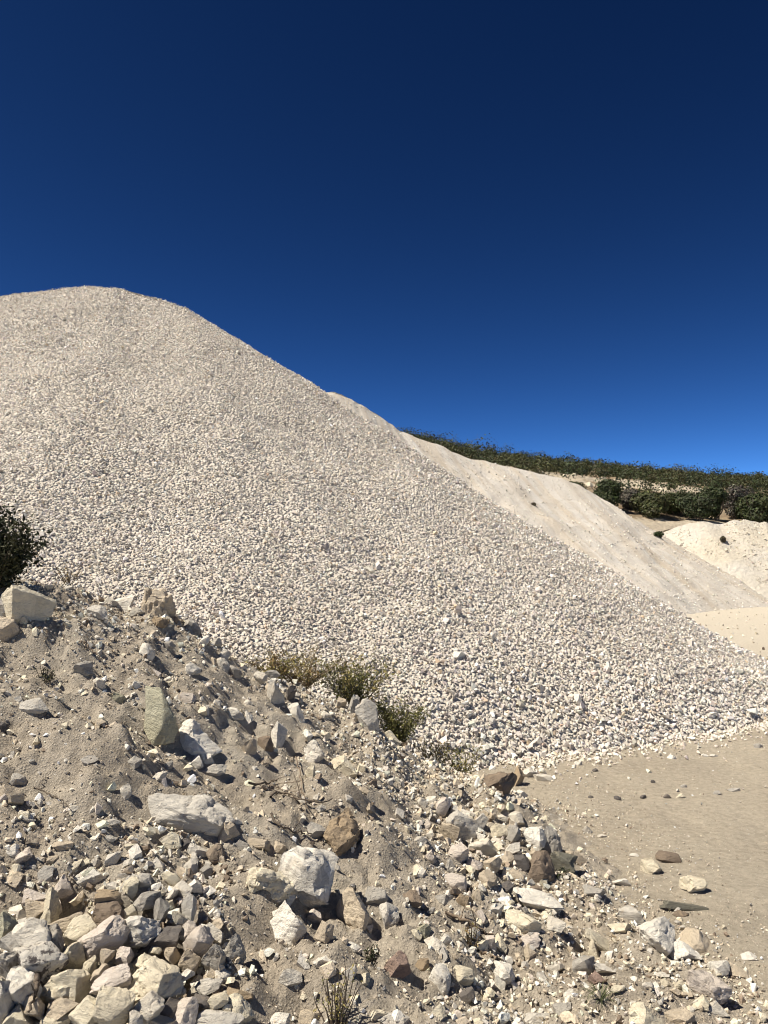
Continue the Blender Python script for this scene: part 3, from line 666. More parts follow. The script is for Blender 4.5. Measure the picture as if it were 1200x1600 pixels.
 (817, 1346, 27, 22, -15, 'dark', None, EDGE, {}), (790, 1342, 25, 20, 0, 'tan', None, EDGE, {}), (807, 1280, 25, 26, -15, 'pale', None, EDGE, {}), (776, 1318, 22, 20, -10, 'pale', None, EDGE, {}),
 (770, 1350, 26, 22, 0, 'tan', None, EDGE, {}), (742, 1350, 24, 18, 0, 'pink', None, EDGE, {}), (800, 1325, 22, 18, 0, 'white', None, EDGE, {}), (750, 1280, 16, 26, -25, 'pgrey', None, EDGE, {}),
 (783, 1224, 50, 37, 22, 'brown', 'dark brown log shaped rock at the foot of the gravel heap', EDGE, dict(rounding=.25, rough=.05)), (808, 1213, 20, 32, -6, 'ochre', 'tan block leaning on the dark brown log shaped rock', EDGE, {}), (814, 1241, 19, 14, 0, 'white', None, EDGE, {}),
 (838, 1409, 67, 34, -16, 'white', 'long bright white rock with a pink face at the edge of the sandy ground', EDGE, dict(ncut=8)), (816, 1440, 50, 33, -28, 'cream', 'cream loaf shaped rock below the long bright white rock', EDGE, dict(rounding=.3)),
 (868, 1444, 26, 24, 8, 'pale', 'pale greenish rock just below the long bright white rock', EDGE, {}), (823, 1469, 36, 16, 4, 'pink', None, EDGE, {}), (828, 1488, 20, 26, -4, 'tan', 'small two toned wedge on the sand below the loaf shaped rock', EDGE, {}),
 (780, 1473, 20, 22, 0, 'cream', None, EDGE, {}), (712, 1377, 31, 22, -8, 'pink', None, EDGE, {}), (727, 1405, 25, 20, -10, 'ochre', None, EDGE, {}), (695, 1402, 25, 16, 0, 'grey', None, EDGE, {}),
 (790, 1387, 21, 18, 0, 'dark', None, EDGE, {}), (797, 1367, 32, 25, 0, 'tan', None, EDGE, {}), (763, 1374, 25, 25, 0, 'tan', None, EDGE, {}), (775, 1420, 22, 16, 0, 'pgrey', None, EDGE, {}),
 (643, 1404, 30, 22, -15, 'brown', 'dark tan flat rock beside the snapped dry stick', EDGE, {}), (664, 1452, 22, 24, -15, 'green', None, EDGE, {}), (680, 1476, 28, 20, 0, 'pale', None, EDGE, {}), (697, 1468, 16, 20, 0, 'white', None, EDGE, {}),
 # lower middle
 (622, 1504, 34, 38, -14, 'red', 'reddish brown wedge shaped rock near the small green weed', SLOPE, dict(stain=.2)), (660, 1507, 18, 22, -15, 'ochre', None, SLOPE, {}),
 (687, 1526, 28, 36, -12, 'white', 'white egg shaped rock next to the round cream rock', SLOPE, dict(rounding=.25)), (721, 1522, 30, 28, 0, 'cream', 'round cream rock beside the white egg shaped rock', SLOPE, dict(rounding=.35)),
 (787, 1524, 29, 33, -10, 'white', 'white greenish flecked rock alone on the sand below the dry stick', SLOPE, dict(stain=.2)), (729, 1555, 21, 22, 0, 'dark', 'small dark topped stone below the round cream rock', SLOPE, {}),
 (683, 1580, 22, 19, 0, 'cream', None, SLOPE, {}), (615, 1591, 44, 24, 0, 'pgrey', 'pale grey rock cut by the bottom edge past the wiry sprig', SLOPE, {}), (552, 1479, 19, 12, -10, 'white', None, SLOPE, {}), (567, 1530, 17, 22, -20, 'cream', None, SLOPE, {}),
 (836, 1591, 37, 24, 0, 'pgrey', 'pale grey rock cut by the bottom edge on the sandy ground', LOOSE, {}), (881, 1575, 27, 26, 0, 'grey', 'grey brown angular stone near the grass tuft', LOOSE, {}), (889, 1554, 13, 14, 0, 'white', None, LOOSE, {}),
 # flat ground
 (972, 1378, 25, 14, -6, 'white', 'small white block on the sand', LOOSE, {}), (1086, 1382, 35, 26, -12, 'cream', 'cream rough rock uphill of the long greenish bar of stone', LOOSE, dict(rough=.06)),
 (1069, 1417, 60, 13, -8, 'olive', 'long greenish bar of stone on the sand', LOOSE, dict(dep=.5, ncut=4)), (1065, 1428, 22, 10, -8, 'brown', None, LOOSE, {}), (980, 1428, 37, 20, 4, 'pgrey', 'grey flat stone touching a small cream stone on the sand', LOOSE, {}),
 (969, 1446, 27, 22, -18, 'cream', 'cream stone just below the grey flat stone', LOOSE, {}), (1031, 1466, 49, 50, -6, 'white', 'large white pink block, biggest on the sandy ground', LOOSE, {}),
 (1067, 1487, 40, 27, -18, 'white', 'white jagged stone touching the large white pink block', LOOSE, {}), (1087, 1468, 46, 34, -10, 'tan', 'flat brownish triangular stone behind the white jagged stone', LOOSE, dict(dep=1.2, taper=-.3)),
 (940, 1472, 58, 21, -40, 'cream', 'long cream stone lying aslant near dry straw', LOOSE, {}), (927, 1484, 12, 29, 10, 'cream', None, LOOSE, {}), (911, 1504, 29, 28, 0, 'grey', 'grey mottled stone above the grass tuft', LOOSE, dict(stain=.2)),
 (943, 1512, 33, 20, 0, 'pgrey', 'low grey stone beside the reddish stone', LOOSE, {}), (934, 1527, 22, 19, -10, 'red', 'small reddish stone above the grass tuft', LOOSE, {}), (1034, 1523, 21, 10, 0, 'white', None, LOOSE, {}), (1040, 1536, 12, 14, 0, 'cream', None, LOOSE, {}),
 (1061, 1538, 15, 14, 0, 'cream', None, LOOSE, {}), (966, 1545, 21, 14, 0, 'cream', None, LOOSE, {}), (1108, 1539, 50, 40, -6, 'pink', 'broad pink grey stone with purple stains on the sand', LOOSE, dict(stain=.5)),
 (1124, 1513, 26, 22, -10, 'white', 'white dark spotted stone resting on the purple stained stone', LOOSE, dict(stain=.3)), (1152, 1517, 42, 19, -28, 'tan', 'flat tan slab beside the white dark spotted stone', LOOSE, dict(dep=.9)),
 (1094, 1567, 19, 22, -10, 'cream', None, LOOSE, {}), (1171, 1495, 19, 12, 5, 'white', 'small white stone alone near the picture edge', LOOSE, {}), (1014, 1586, 48, 36, -14, 'cream', 'cream orange wedge with a dark side at the bottom edge', LOOSE, dict(taper=-.2)),
 (1062, 1590, 37, 22, 0, 'tan', 'brownish stone beside the cream orange wedge', LOOSE, {}), (1117, 1576, 27, 17, -20, 'pale', None, LOOSE, {}), (929, 1393, 33, 18, -14, 'grey', 'flat grey brown stone sunk in the sand', LOOSE, dict(dep=1.0)),
 (1020, 1353, 27, 26, -8, 'cream', 'cream orange squarish stone next to a brown rounded stone', LOOSE, dict(stain=.15)), (1044, 1340, 31, 15, -8, 'brown', 'brown rounded flat stone on the sand', LOOSE, dict(rounding=.4)),
 (1063, 1243, 14, 7, 0, 'cream', None, LOOSE, {}), (1146, 1233, 17, 8, -8, 'grey', None, LOOSE, {}), (1120, 1239, 9, 7, 0, 'grey', None, LOOSE, {}), (1068, 1228, 9, 6, 0, 'grey', None, LOOSE, {}), (1184, 1165, 12, 8, 0, 'grey', None, LOOSE, {}),
 (1050, 1183, 11, 7, 0, 'white', None, LOOSE, {}), (1102, 1180, 10, 5, 0, 'white', None, LOOSE, {}), (1115, 1181, 12, 5, 0, 'white', None, LOOSE, {}), (904, 1192, 10, 8, 0, 'white', None, LOOSE, {}), (1120, 1152, 16, 7, 0, 'white', None, LOOSE, {}),
 (921, 1298, 18, 9, -25, 'grey', None, LOOSE, {}), (941, 1306, 14, 5, 0, 'pale', None, LOOSE, {}), (850, 1215, 26, 12, 0, 'pale', None, LOOSE, {}), (828, 1207, 20, 15, 0, 'pale', None, LOOSE, {}), (991, 1336, 13, 5, -10, 'white', None, LOOSE, {}),
]
GENERIC = {HEAP: 'small angular rock wedged between the larger rocks of the corner heap', EDGE: 'small rock in the rubble along the edge of the sandy ground',
           SLOPE: 'small loose rock on the face of the dirt mound', RIDGE: 'small rock along the ridge of the dirt mound', LOOSE: 'small stone lying on the flat sandy ground'}
import re
CW = dict(pgrey='light grey', green='greenish', olive='dark green', pink='pinkish', red='reddish', ochre='ochre brown')
_cut = re.compile(r',| (?:in|with|beside|on|at|just|next|below|above|leaning|standing|touching|lying|tucked|near|behind|past|under|uphill|of the|cut|alone|between|pointing|resting|sunk|tilted|tapering|high|against|out|before|from) ')
ANCH = [(q[0], q[1], _cut.split(q[6])[0].strip()) for q in BIG if q[6]]
ANCH = [q for q in ANCH if len(q[2].split()) > 2]
def auto_label(px, py, w, col):
    for ax, ay, nm in sorted(ANCH, key=lambda q: (q[0] - px) ** 2 + (q[1] - py) ** 2)[:5]:
        t = one_label(px - ax, py - ay, nm, w, col)
        if t not in USED: break
    USED.add(t); return t
USED = set()
def one_label(dx, dy, nm, w, col):
    rel = ('just below' if dy > 0 else 'just above') if abs(dy) > abs(dx) else ('on the shaded side of' if dx > 0 else 'on the sunlit side of')
    return '%s %s rock %s the %s' % ('fair-sized' if w >= 30 else 'small' if w >= 19 else 'tiny', CW.get(col, col), rel, nm)
for px, py, w, h, ang, col, label, grp, kw in BIG:
    hero(px, py, w, h, ang, col, label or auto_label(px, py, max(w, h), col), grp, **dict(kw))
print('heroes', len(BIG))
# dark droppings-like lumps scattered on the sand
for px, py, w, lb in [(923, 1245, 7, 'dark lump of the row on the sand, nearest the brown log shaped rock'), (965, 1247, 9, 'second dark lump of the row counted from the brown log shaped rock'),
                      (1042, 1244, 10, 'biggest dark lump, last of the row beside a small cream stone'), (1005, 1245, 9, 'third dark lump of the row on the flat sand'),
                      (930, 1203, 8, 'flat dark lump close to the toe of the gravel heap'), (1020, 1221, 6, 'tiniest dark lump, set back behind the row')]:
    hero(px, py, w, w * 0.75, 0, 'dark', lb, 'dark lumps on the sand', name='lump', rounding=0.4)['category'] = 'lump'

# medium rocks, each an object (shared meshes)
MED = [cut_rock(9000 + i, random.randint(5, 9), 0.04, random.uniform(0, .15), 0.4) for i in range(26)]
zones = [  # x0,x1,y0,y1,count,size px lo,hi,group
    (0, 330, 1330, 1600, 18, 16, 30, HEAP), (640, 900, 1230, 1480, 16, 15, 26, EDGE), (380, 640, 1090, 1300, 8, 15, 24, SLOPE)]
names_col = ['cream', 'pale', 'white', 'pgrey', 'grey', 'tan', 'pink', 'white', 'cream', 'pale']
for x0, x1, y0, y1, cnt, lo, hi, grp in zones:
    done = tries = 0
    while done < cnt and tries < 3000:
        tries += 1; px, py = random.uniform(x0, x1), random.uniform(y0, y1); w = random.uniform(lo, hi)
        if grp == EDGE and px > 800 + (py - 1230) * 0.35: continue
        if any((px - a) ** 2 + (py - b) ** 2 < ((c_ + w * 0.5) * 0.72) ** 2 for a, b, c_ in taken): continue
        taken.append((px, py, w * 0.5)); P_ = hit(px, py + w * 0.3); m_ = np.linalg.norm(P_ - [0, 0, CAMZ]) / FPX
        W = w * m_; R3 = rotmats(1, rng)[0]
        o = rock_obj('rock', MED[random.randrange(26)], P_ + np.array([0, W * .2, W * 0.2]), R3, (W, W * random.uniform(.65, 1), W * random.uniform(.5, .9)),
                     np.array(COL[cn := random.choice(names_col)]) * random.uniform(.85, 1.1))
        o['label'] = auto_label(px, py, w, cn); o['category'] = 'rock'; o['group'] = grp; o['stain'] = random.choice([0, 0, 0, .3, .5]); done += 1

# ---------------------------------------------------------------- small rubble and pebbles (uncountable)
def scatter_view(n, r, x0, x1, y0, y1): return r.uniform(x0, x1, n), r.uniform(y0, y1, n)
def keep_view(x, y, z, m=300):
    a, b, f = project(np.stack([x, y, z], 1)); return (a > -m) & (a < 1200 + m) & (b < 1600 + m)
PALM = np.array([COL[k] for k in ['pale', 'cream', 'tan', 'pgrey', 'grey', 'pink', 'white', 'cream', 'pale', 'tan', 'white', 'brown']])
def rubble(n, xr, yr, sz, sd, dens, on, lib, seed, smin=0.004, smax=0.06, soil=0.0):
    r = np.random.default_rng(seed); x, y = scatter_view(n, r, *xr, *yr); z = on(x, y)
    px, py, f = project(np.stack([x, y, z], 1))
    d = dens(x, y, px, py); k = (r.random(n) < d) & keep_view(x, y, z); x, y, z = x[k], y[k], z[k]
    s = np.clip(np.exp(r.normal(0, sd, len(x))) * sz, smin, smax)
    t = PALM[r.integers(0, len(PALM), len(x))]
    t = np.where(r.random((len(x), 1)) < soil, np.array([[0.53, 0.455, 0.355]]), t) * np.exp(r.normal(0, .13, (len(x), 1)))
    P_ = np.stack([x, y, z + s * r.uniform(0.0, 0.28, len(x))], 1)
    return merge(lib, P_, rotmats(len(x), r), s, np.clip(t, .03, .75))
def on_mound(x, y): return surf_h(x, y) - dip(x, y)
def d_mound(x, y, px, py):
    above = np.clip((mound_h(x, y, False) - ground_h(x, y) + 0.10) / 0.10, 0, 1)
    patch = np.clip(0.6 + 0.6 * fbm(x * 1.6, y * 1.6, 0, 71, 3), 0.07, 1)
    heap = np.clip(1 - (np.maximum(px - 330, 0) / 60 + np.maximum(1330 - py, 0) / 70), 0, 1)
    edge = np.clip(1 - np.abs(px - (700 + (py - 1230) * .35)) / 150, 0, 1) * (py > 1180)
    ridge = np.clip(1 - np.abs(py - np.interp(px, ridge_px, ridge_py) - 35) / 70, 0, 1) * .5
    return above * np.clip(patch * 0.75 + heap * 0.7 + edge * 0.6 + ridge * patch, 0, 1)
def d_big(x, y, px, py): return d_mound(x, y, px, py) ** 1.7
sets = [rubble(72000, (-4.3, 1.7), (1.2, 5.7), 0.009, 0.42, lambda *q: np.clip(d_mound(*q) * .7 + .42, 0, 1), on_mound, LIB_F, 1, 0.004, 0.03, .6),
        rubble(46000, (-4.3, 1.6), (1.2, 5.7), 0.019, 0.3, d_big, on_mound, LIB_M, 2, 0.01, 0.045, .3),
        rubble(17000, (-4.0, 1.5), (1.3, 5.6), 0.027, 0.36, lambda *q: d_mound(*q) ** 1.25, on_mound, LIB_N, 3, 0.02, 0.055)]
def as_lib(me):
    V_ = np.empty(len(me.vertices) * 3); me.vertices.foreach_get('co', V_); F_ = np.empty(len(me.loops), np.int64); me.loops.foreach_get('vertex_index', F_)
    return V_.reshape(-1, 3), F_.reshape(-1, 3)
LIB_H = []
for i in range(14):
    me_ = cut_rock(7000 + i, 5 + i % 4, 0.03, 0.0, 0.75, 0.0, 0); v_, f_ = as_lib(me_); bpy.data.meshes.remove(me_); LIB_H.append((v_ * np.array([1, .6 + .03 * i, .5 + .02 * i]), f_))
def d_heap(x, y, px, py): return np.clip((350 - px) / 30, 0, 1) * np.clip((py - 1350) / 60, 0, 1)
def d_edge(x, y, px, py): return np.clip(1 - np.abs(px - (735 + (py - 1230) * .30)) / 130, 0, 1) * np.clip((py - 1200) / 60, 0, 1) * np.clip((1560 - py) / 120, 0, 1)
sets += [rubble(2600, (-2.2, 0), (1.5, 3.4), 0.042, 0.3, d_heap, on_mound, LIB_H, 13, 0.03, 0.09),
         rubble(2200, (-.3, 1.6), (2.4, 5.4), 0.040, 0.28, d_edge, on_mound, LIB_H, 14, 0.025, 0.07),
         rubble(1300, (-3, .8), (2.4, 5.2), 0.040, 0.3, lambda *q: d_mound(*q) ** 1.5, on_mound, LIB_H, 15, 0.025, 0.065)]
print([len(q[1]) for q in sets])
V, F, Tt = join(*sets)
add('rubble', mesh_np('rubble', V, F, True, Tt), M['rubble'], kind='stuff', label='small broken stones and pebbles strewn over the dirt mound', category='rubble')
def d_ground(x, y, px, py):
    toe = np.exp(-np.clip((py - 1150) / 22, 0, 9)) * (px > 780)
    edge = np.clip(1 - (px - (860 + (py - 1230) * .28)) / 130, 0, 1)
    return np.clip((mound_h(x, y, False) < ground_h(x, y) + .01) * (0.27 + toe * 0.8 + edge * 0.5 + .35 * np.clip(fbm(x * 1.3, y * 1.3, 0, 81, 2), 0, 1)), 0, 1)
def on_ground(x, y): return ground_h(x, y)
sets = [rubble(54000, (0.2, 6.5), (2.2, 9.0), 0.0075, 0.45, d_ground, on_ground, LIB_F, 4, 0.003, 0.03, .25),
        rubble(1600, (0.2, 6.5), (2.2, 9.0), 0.018, 0.35, d_ground, on_ground, LIB_M, 5, 0.01, 0.04),
        rubble(3600, (4.5, 20), (8.5, 27.0), 0.05, 0.5, lambda x, y, a, b: 0.5 + 0 * x, on_ground, LIB_F, 6, 0.02, 0.12)]
V, F, Tt = join(*sets)
add('pebbles', mesh_np('pebbles', V, F, True, Tt), M['rubble'], kind='stuff', label='tiny pebbles scattered on the flat sandy ground', category='pebbles')

# ---------------------------------------------------------------- plants
def leaf_cloud(centers, radii, n, leaf, col, sd, seed, shell=0.55, squash=0.85, elong=1.8):
    r = np.random.default_rng(seed); centers = np.asarray(centers, float); radii = np.asarray(radii, float)
    k = r.choice(len(centers), n, p=radii ** 2 / (radii ** 2).sum())
    d = r.normal(size=(n, 3)); d /= np.linalg.norm(d, axis=1)[:, None]
    rad = radii[k] * (shell + (1.08 - shell) * r.random(n) ** 0.6)
    P_ = centers[k] + d * rad[:, None] * np.array([1, 1, squash])
    nn = d + np.array([0, 0, .35]) + r.normal(0, .38, (n, 3)); nn /= np.linalg.norm(nn, axis=1)[:, None]
    ta = np.cross(nn, r.normal(size=(n, 3))); ta /= np.linalg.norm(ta, axis=1)[:, None]
    R3 = np.stack([ta, np.cross(nn, ta), nn], -1); s = leaf * np.exp(r.normal(0, .25, n))
    q = np.array([[-.5 * elong, 0, 0], [0, -.5, 0.12], [.5 * elong, 0, 0], [0, .5, 0.12]])
    V = (np.einsum('nij,vj->nvi', R3, q) * s[:, None, None] + P_[:, None, :]).reshape(-1, 3)
    F = np.arange(n * 4).reshape(-1, 4)
    clump = vn(P_[:, 0] / (radii.mean() * .5), P_[:, 1] / (radii.mean() * .5), P_[:, 2] / (radii.mean() * .5), seed)
    t = np.asarray(col)[None] * np.exp(r.normal(0, sd, (n, 1)) + 0.25 * clump[:, None]) * (1 + r.normal(0, .08, (n, 3)))
    return V, F, np.repeat(np.clip(t, .005, .5), 4, 0)
def tubes(paths):
    V, F, off = [], [], 0
    for pts, r0, r1 in paths:
        pts = np.asarray(pts, float); n = len(pts)
        tg = np.gradient(pts, axis=0); tg /= np.linalg.norm(tg, axis=1)[:, None] + 1e-9
        for i in range(n):
            u = np.cross(tg[i], [0.31, 0.2, 0.93]); u /= np.linalg.norm(u) + 1e-9; w = np.cross(tg[i], u); rr = r0 + (r1 - r0) * i / (n - 1)
            for a in range(5): V.append(pts[i] + rr * (math.cos(a * 1.2566) * u + math.sin(a * 1.2566) * w))
        for i in range(n - 1):
            for a in range(5): F.append((off + i * 5 + a, off + i * 5 + (a + 1) % 5, off + (i + 1) * 5 + (a + 1) % 5, off + (i + 1) * 5 + a))
        off += n * 5
    return np.array(V), np.array(F)
def thing(name, loc, label, cat, group=None):
    o = add(name, None, loc=loc, label=label, category=cat)
    if group: o['group'] = group
    return o
def wander(a, b, n, amp, r):
    t = np.linspace(0, 1, n)[:, None]; w = np.cumsum(r.normal(0, 1, (n, 3)), 0); w -= w[:1] + (w[-1:] - w[:1]) * t
    return np.asarray(a) * (1 - t) + np.asarray(b) * t + w * amp

# scrub on the hillside: one mass far off, single bushes in the near rows
def bush_geo(loc, w, h, n, col, seed, leaf):
    r = np.random.default_rng(seed); cs, rs = [], []
    for i in range(9):
        a = r.uniform(0, 6.28); q = r.uniform(0, .33) * w
        rr = r.uniform(.18, .30) * w
        cs.append([loc[0] + q * math.cos(a), loc[1] + q * math.sin(a), loc[2] + min(h - rr * .8, rr * .7 + r.random() * (h - rr * 1.2))]); rs.append(rr)
    return leaf_cloud(cs, rs, n, leaf, col, .3, seed, .5)
GREENS = [(0.036, 0.045, 0.014), (0.029, 0.039, 0.012), (0.048, 0.052, 0.017), (0.034, 0.043, 0.016), (0.052, 0.049, 0.02)]
r = np.random.default_rng(90); VV, FF, TT, off = [], [], [], 0
pts_ = []
for i in range(9000):
    Yb = (67 + 52 * r.random() ** 1.3) if i % 9 else r.uniform(56, 68); a = r.uniform(-0.02, 0.60); x = a * Yb
    w = 1.3 + 1.9 * r.random()
    if any((x - q[0]) ** 2 + (Yb - q[1]) ** 2 < (0.36 * (w + q[2])) ** 2 for q in pts_): continue
    nz = float(vn(x * .22, Yb * .22, 0, 15) + .6 * vn(x * .7, Yb * .7, 0, 16))
    if (nz < -0.85 and Yb < 112) or (Yb < 67 and nz < 0.35): continue
    w *= 1 + .3 * nz
    pts_.append((x, Yb, w))
    if len(pts_) > 1500: break
for i, (x, Yb, w) in enumerate(pts_):
    z = float(hill_h(np.array([x]), np.array([Yb]))[0]) - .15
    v, f, t = bush_geo((x, Yb, z), w, w * r.uniform(.36, .72), 195, GREENS[int(np.clip(2.5 + 2.2 * vn(x * .15, Yb * .15, 0, 19) + r.normal(0, .8), 0, 4))], 1000 + i, .10)
    VV.append(v); FF.append(f + off); TT.append(t); off += len(v)
add('scrub', mesh_np('scrub', np.concatenate(VV), np.concatenate(FF), True, np.concatenate(TT)), M['leaf'], kind='stuff',
    label='dark green scrub covering the far hillside up to the skyline', category='scrub')
BUSHES = [(905, 790, 52, 36, 0, 'dark green bush just past the crest of the smoother heap'), (945, 792, 48, 42, 1, 'rounded dark bush where the pale rock band begins'),
          (985, 810, 50, 45, 5, 'bare greyish purple bush at the top of the pale gully'), (1022, 812, 58, 48, 2, 'olive green bush beside the bare greyish bush'),
          (1058, 816, 52, 46, 0, 'broad green bush above the rounded end of the sand bank'), (1092, 814, 50, 42, 3, 'dark low bush behind the middle of the sand bank'),
          (1118, 812, 44, 50, 1, 'tall dark bush with pointed tops in the near row'), (1148, 814, 52, 56, 5, 'tall greyish bush rising above the near row'),
          (1178, 815, 54, 46, 0, 'dark bush behind the rilled end of the sand bank'), (1212, 812, 60, 44, 4, 'brownish bush cut by the picture edge')]
for i, (px, py, w, h, ci, lab) in enumerate(BUSHES):
    Yb = 46.6 + (i * 7 % 5) * 0.7; m_ = Yb / FPX; b = pt(px, py, Yb); z = float(hill_h(np.array([b[0]]), np.array([Yb]))[0]); b[2] = z - .1
    hgt = max(1.2, (870 - (py - h)) * m_ + CAMZ - b[2])
    root = thing('bush', b, lab, 'bush', 'bushes in the near row of the hillside')
    col = (0.088, 0.078, 0.062) if ci == 5 else GREENS[ci]
    v, f, t = bush_geo((0, 0, 0), w * m_ * 1.2, hgt, 5200, col, 500 + i, .085)
    add('foliage', mesh_np('foliage', v, f, True, t), M['leaf'], root)
    rr = np.random.default_rng(600 + i); w_ = w * m_
    v, f = tubes([(wander((rr.uniform(-.1, .1), 0, -.1), (rr.uniform(-.4, .4) * w_, rr.uniform(-.3, .3) * w_, hgt * rr.uniform(.5, .85)), 6, .06, rr), .05, .015) for _ in range(9)])
    add('stem', mesh_np('stem', v, f, False), M['bark'], root)
# white boulders of the cut band on the hill
for i in range(18):
    px = np.interp(i / 17, [0, 1], [835, 1195]) + r.uniform(-8, 8); Yb = r.uniform(58, 65); b = pt(px, 750, Yb)
    z = float(hill_h(np.array([b[0]]), np.array([Yb]))[0]); s = r.uniform(.25, .6)
    o = rock_obj('boulder', MED[r.integers(26)], (b[0], Yb, z + s * .05), rotmats(1, r)[0], (s * 1.4, s, s * .8), np.array(COL['cream']) * r.uniform(.75, 1))
    o['label'] = 'pale boulder in the cut rock band across the bushy hillside'; o['category'] = 'boulder'; o['group'] = 'boulders of the hillside rock band'; o['stain'] = 0.0

def shrub(px, py, Yb, wpx, hpx, n, leaf, cols, lab, name='shrub', cat='shrub', seed=1, stems=16, zoff=0.0, group=None, dens=1.0, spread=.5, lean=0.0, stemmat='bark', base=None):
    b = pt(px, py, Yb) if base is None else np.array(base, float); m_ = Yb / FPX; w, h = wpx * m_, hpx * m_
    root = thing(name, b, lab, cat, group); r = np.random.default_rng(seed)
    paths, V, F, T, off = [], [], [], [], 0
    for i in range(stems):
        a = r.uniform(0, 6.28); q = spread * w * math.sqrt(r.random())
        tip = np.array([q * math.cos(a) + lean * w, q * math.sin(a) * .7, h * r.uniform(.55, 1.0) * (1 - .35 * (q / (spread * w)) ** 2)])
        pth = wander((r.normal(0, .04) * w, r.normal(0, .03) * w, -.05), tip, 8, .012 * h, r); paths.append((pth, .004 * (.6 + h), .0012))
        k = n // stems; t = r.uniform(.25, 1.03, k); j = np.clip(t * 7, 0, 6.99); i0 = j.astype(int)
        c_ = pth[i0] * (1 - (j - i0))[:, None] + pth[np.minimum(i0 + 1, 7)] * (j - i0)[:, None]
        c_ = c_ + r.normal(0, .05 * w, (k, 3)) * (0.5 + t[:, None] * .6)
        R3 = rotmats(k, r); s = leaf * np.exp(r.normal(0, .3, k)); qd = np.array([[-.95, 0, 0], [0, -.42, .15], [.95, 0, 0], [0, .42, .15]])
        V.append((np.einsum('nij,vj->nvi', R3, qd) * s[:, None, None] + c_[:, None, :]).reshape(-1, 3)); F.append(np.arange(k * 4).reshape(-1, 4) + off); off += k * 4
        col = np.array(cols[r.integers(len(cols))]); T.append(np.repeat(np.clip(col[None] * np.exp(r.normal(0, .28, (k, 1))), .008, .5), 4, 0))
    add('foliage', mesh_np('foliage', np.concatenate(V), np.concatenate(F), True, np.concatenate(T)), M['leaf'], root)
    v, f = tubes(paths); add('stem', mesh_np('stem', v, f, False), M[stemmat], root)
    return root
DG = [(0.030, 0.034, 0.013), (0.045, 0.045, 0.017), (0.024, 0.03, 0.012)]
OL = [(0.23, 0.20, 0.065), (0.165, 0.16, 0.05), (0.29, 0.235, 0.085)]
BR = [(0.28, 0.19, 0.08), (0.23, 0.18, 0.07), (0.32, 0.24, 0.12), (0.17, 0.15, 0.055)]
b0 = hit(-20, 915); b0[2] -= .03
shrub(-20, 900, b0[1], 175, 145, 8500, .014, DG, 'dark leafy bush on the mound ridge at the picture edge', 'bush', 'bush', 31, 44, base=b0, spread=.5)
b0 = hit(100, 900); shrub(0, 0, 4.8, 60, 30, 200, .006, BR, 'dry reddish weed tuft at the shadow tip beside the dark bush', 'weed', 'weed', 32, 10, base=pt(108, 905, 4.85))
shrub(472, 1066, 5.3, 120, 62, 2600, .008, BR + OL[:1], 'brown green shrub with dry stems behind the ridge', 'shrub', 'shrub', 33, 34, spread=.62, stemmat='drywood')
shrub(428, 1052, 5.25, 80, 42, 1000, .008, OL + BR[:1], 'low olive sprawling shrub beside the brown green shrub', 'shrub', 'shrub', 34, 16, spread=.55)
shrub(556, 1094, 5.3, 150, 70, 3800, .009, OL + OL[1:2] + DG[1:2], 'dense olive green shrub growing behind the upright pale slab', 'shrub', 'shrub', 35, 34, spread=.5)
shrub(622, 1156, 5.36, 100, 70, 3600, .009, OL[:2] + OL[1:2], 'green shrub in the hollow between mound and gravel', 'shrub', 'shrub', 36, 32, spread=.5)
shrub(722, 1212, 5.45, 92, 60, 900, .008, OL, 'thin light green shrub at the gravel foot near the dark brown rock', 'shrub', 'shrub', 37, 14, spread=.5)
shrub(672, 1190, 5.42, 80, 34, 900, .008, OL + BR[:2], 'low yellowish straggly growth between the green shrub and the thin shrub', 'shrub', 'shrub', 38, 18, spread=.6)
WEED = 'small weeds on the mound'
def weed(px, py, w, h, n, leaf, cols, lab, seed, stems=10, spread=.5, **k):
    b = hit(px, py); b[2] -= .005; return shrub(px, py, b[1], w, h, n, leaf, cols, lab, 'weed', 'weed', seed, stems, base=b, spread=spread, **k)
weed(70, 1062, 32, 26, 240, .006, DG, 'tiny dark weed on bare dirt below the boulders', 41)
weed(578, 1500, 36, 28, 260, .006, DG, 'small dark green weed near the reddish brown wedge rock', 42)
weed(525, 1606, 74, 110, 420, .0045, OL, 'wiry tall green sprig at the bottom edge', 43, 22, .55)
weed(735, 1478, 34, 40, 200, .005, OL + BR[:1], 'straggly weed growing around the snapped dry stick', 44, 14)
weed(880, 1372, 34, 18, 150, .006, DG, 'small green tuft in the shade of the dark greenish rock', 45)
weed(1132, 0 + 1300, 2, 2, 10, .001, BR, 'x', 46) if False else None
def tuft(px, py, wpx, n, hgt, cols, lab, seed):
    b = hit(px, py); root = thing('grass_tuft', b, lab, 'grass'); r = np.random.default_rng(seed); w = wpx * b[1] / FPX
    V, F, T = [], [], []
    for i in range(n):
        a = r.uniform(0, 6.28); L = w * r.uniform(.3, .62); d = np.array([math.cos(a), math.sin(a), 0]); side = np.array([-d[1], d[0], 0]) * .0016
        hh = hgt * r.uniform(.4, 1); prev = None
        for t in np.linspace(0, 1, 5):
            c_ = d * L * t + np.array([0, 0, hh * math.sin(t * 2.6)]) - np.array([0, 0, .006]); k = 1 - t * .9
            V += [c_ - side * k, c_ + side * k]
            if prev is not None: F.append((prev, prev + 1, len(V) - 1, len(V) - 2))
            prev = len(V) - 2
        T += [np.array(cols[r.integers(len(cols))]) * math.exp(r.normal(0, .2))] * 10
    add('blades', mesh_np('blades', np.array(V), np.array(F), False, np.array(T)), M['leaf'], root)
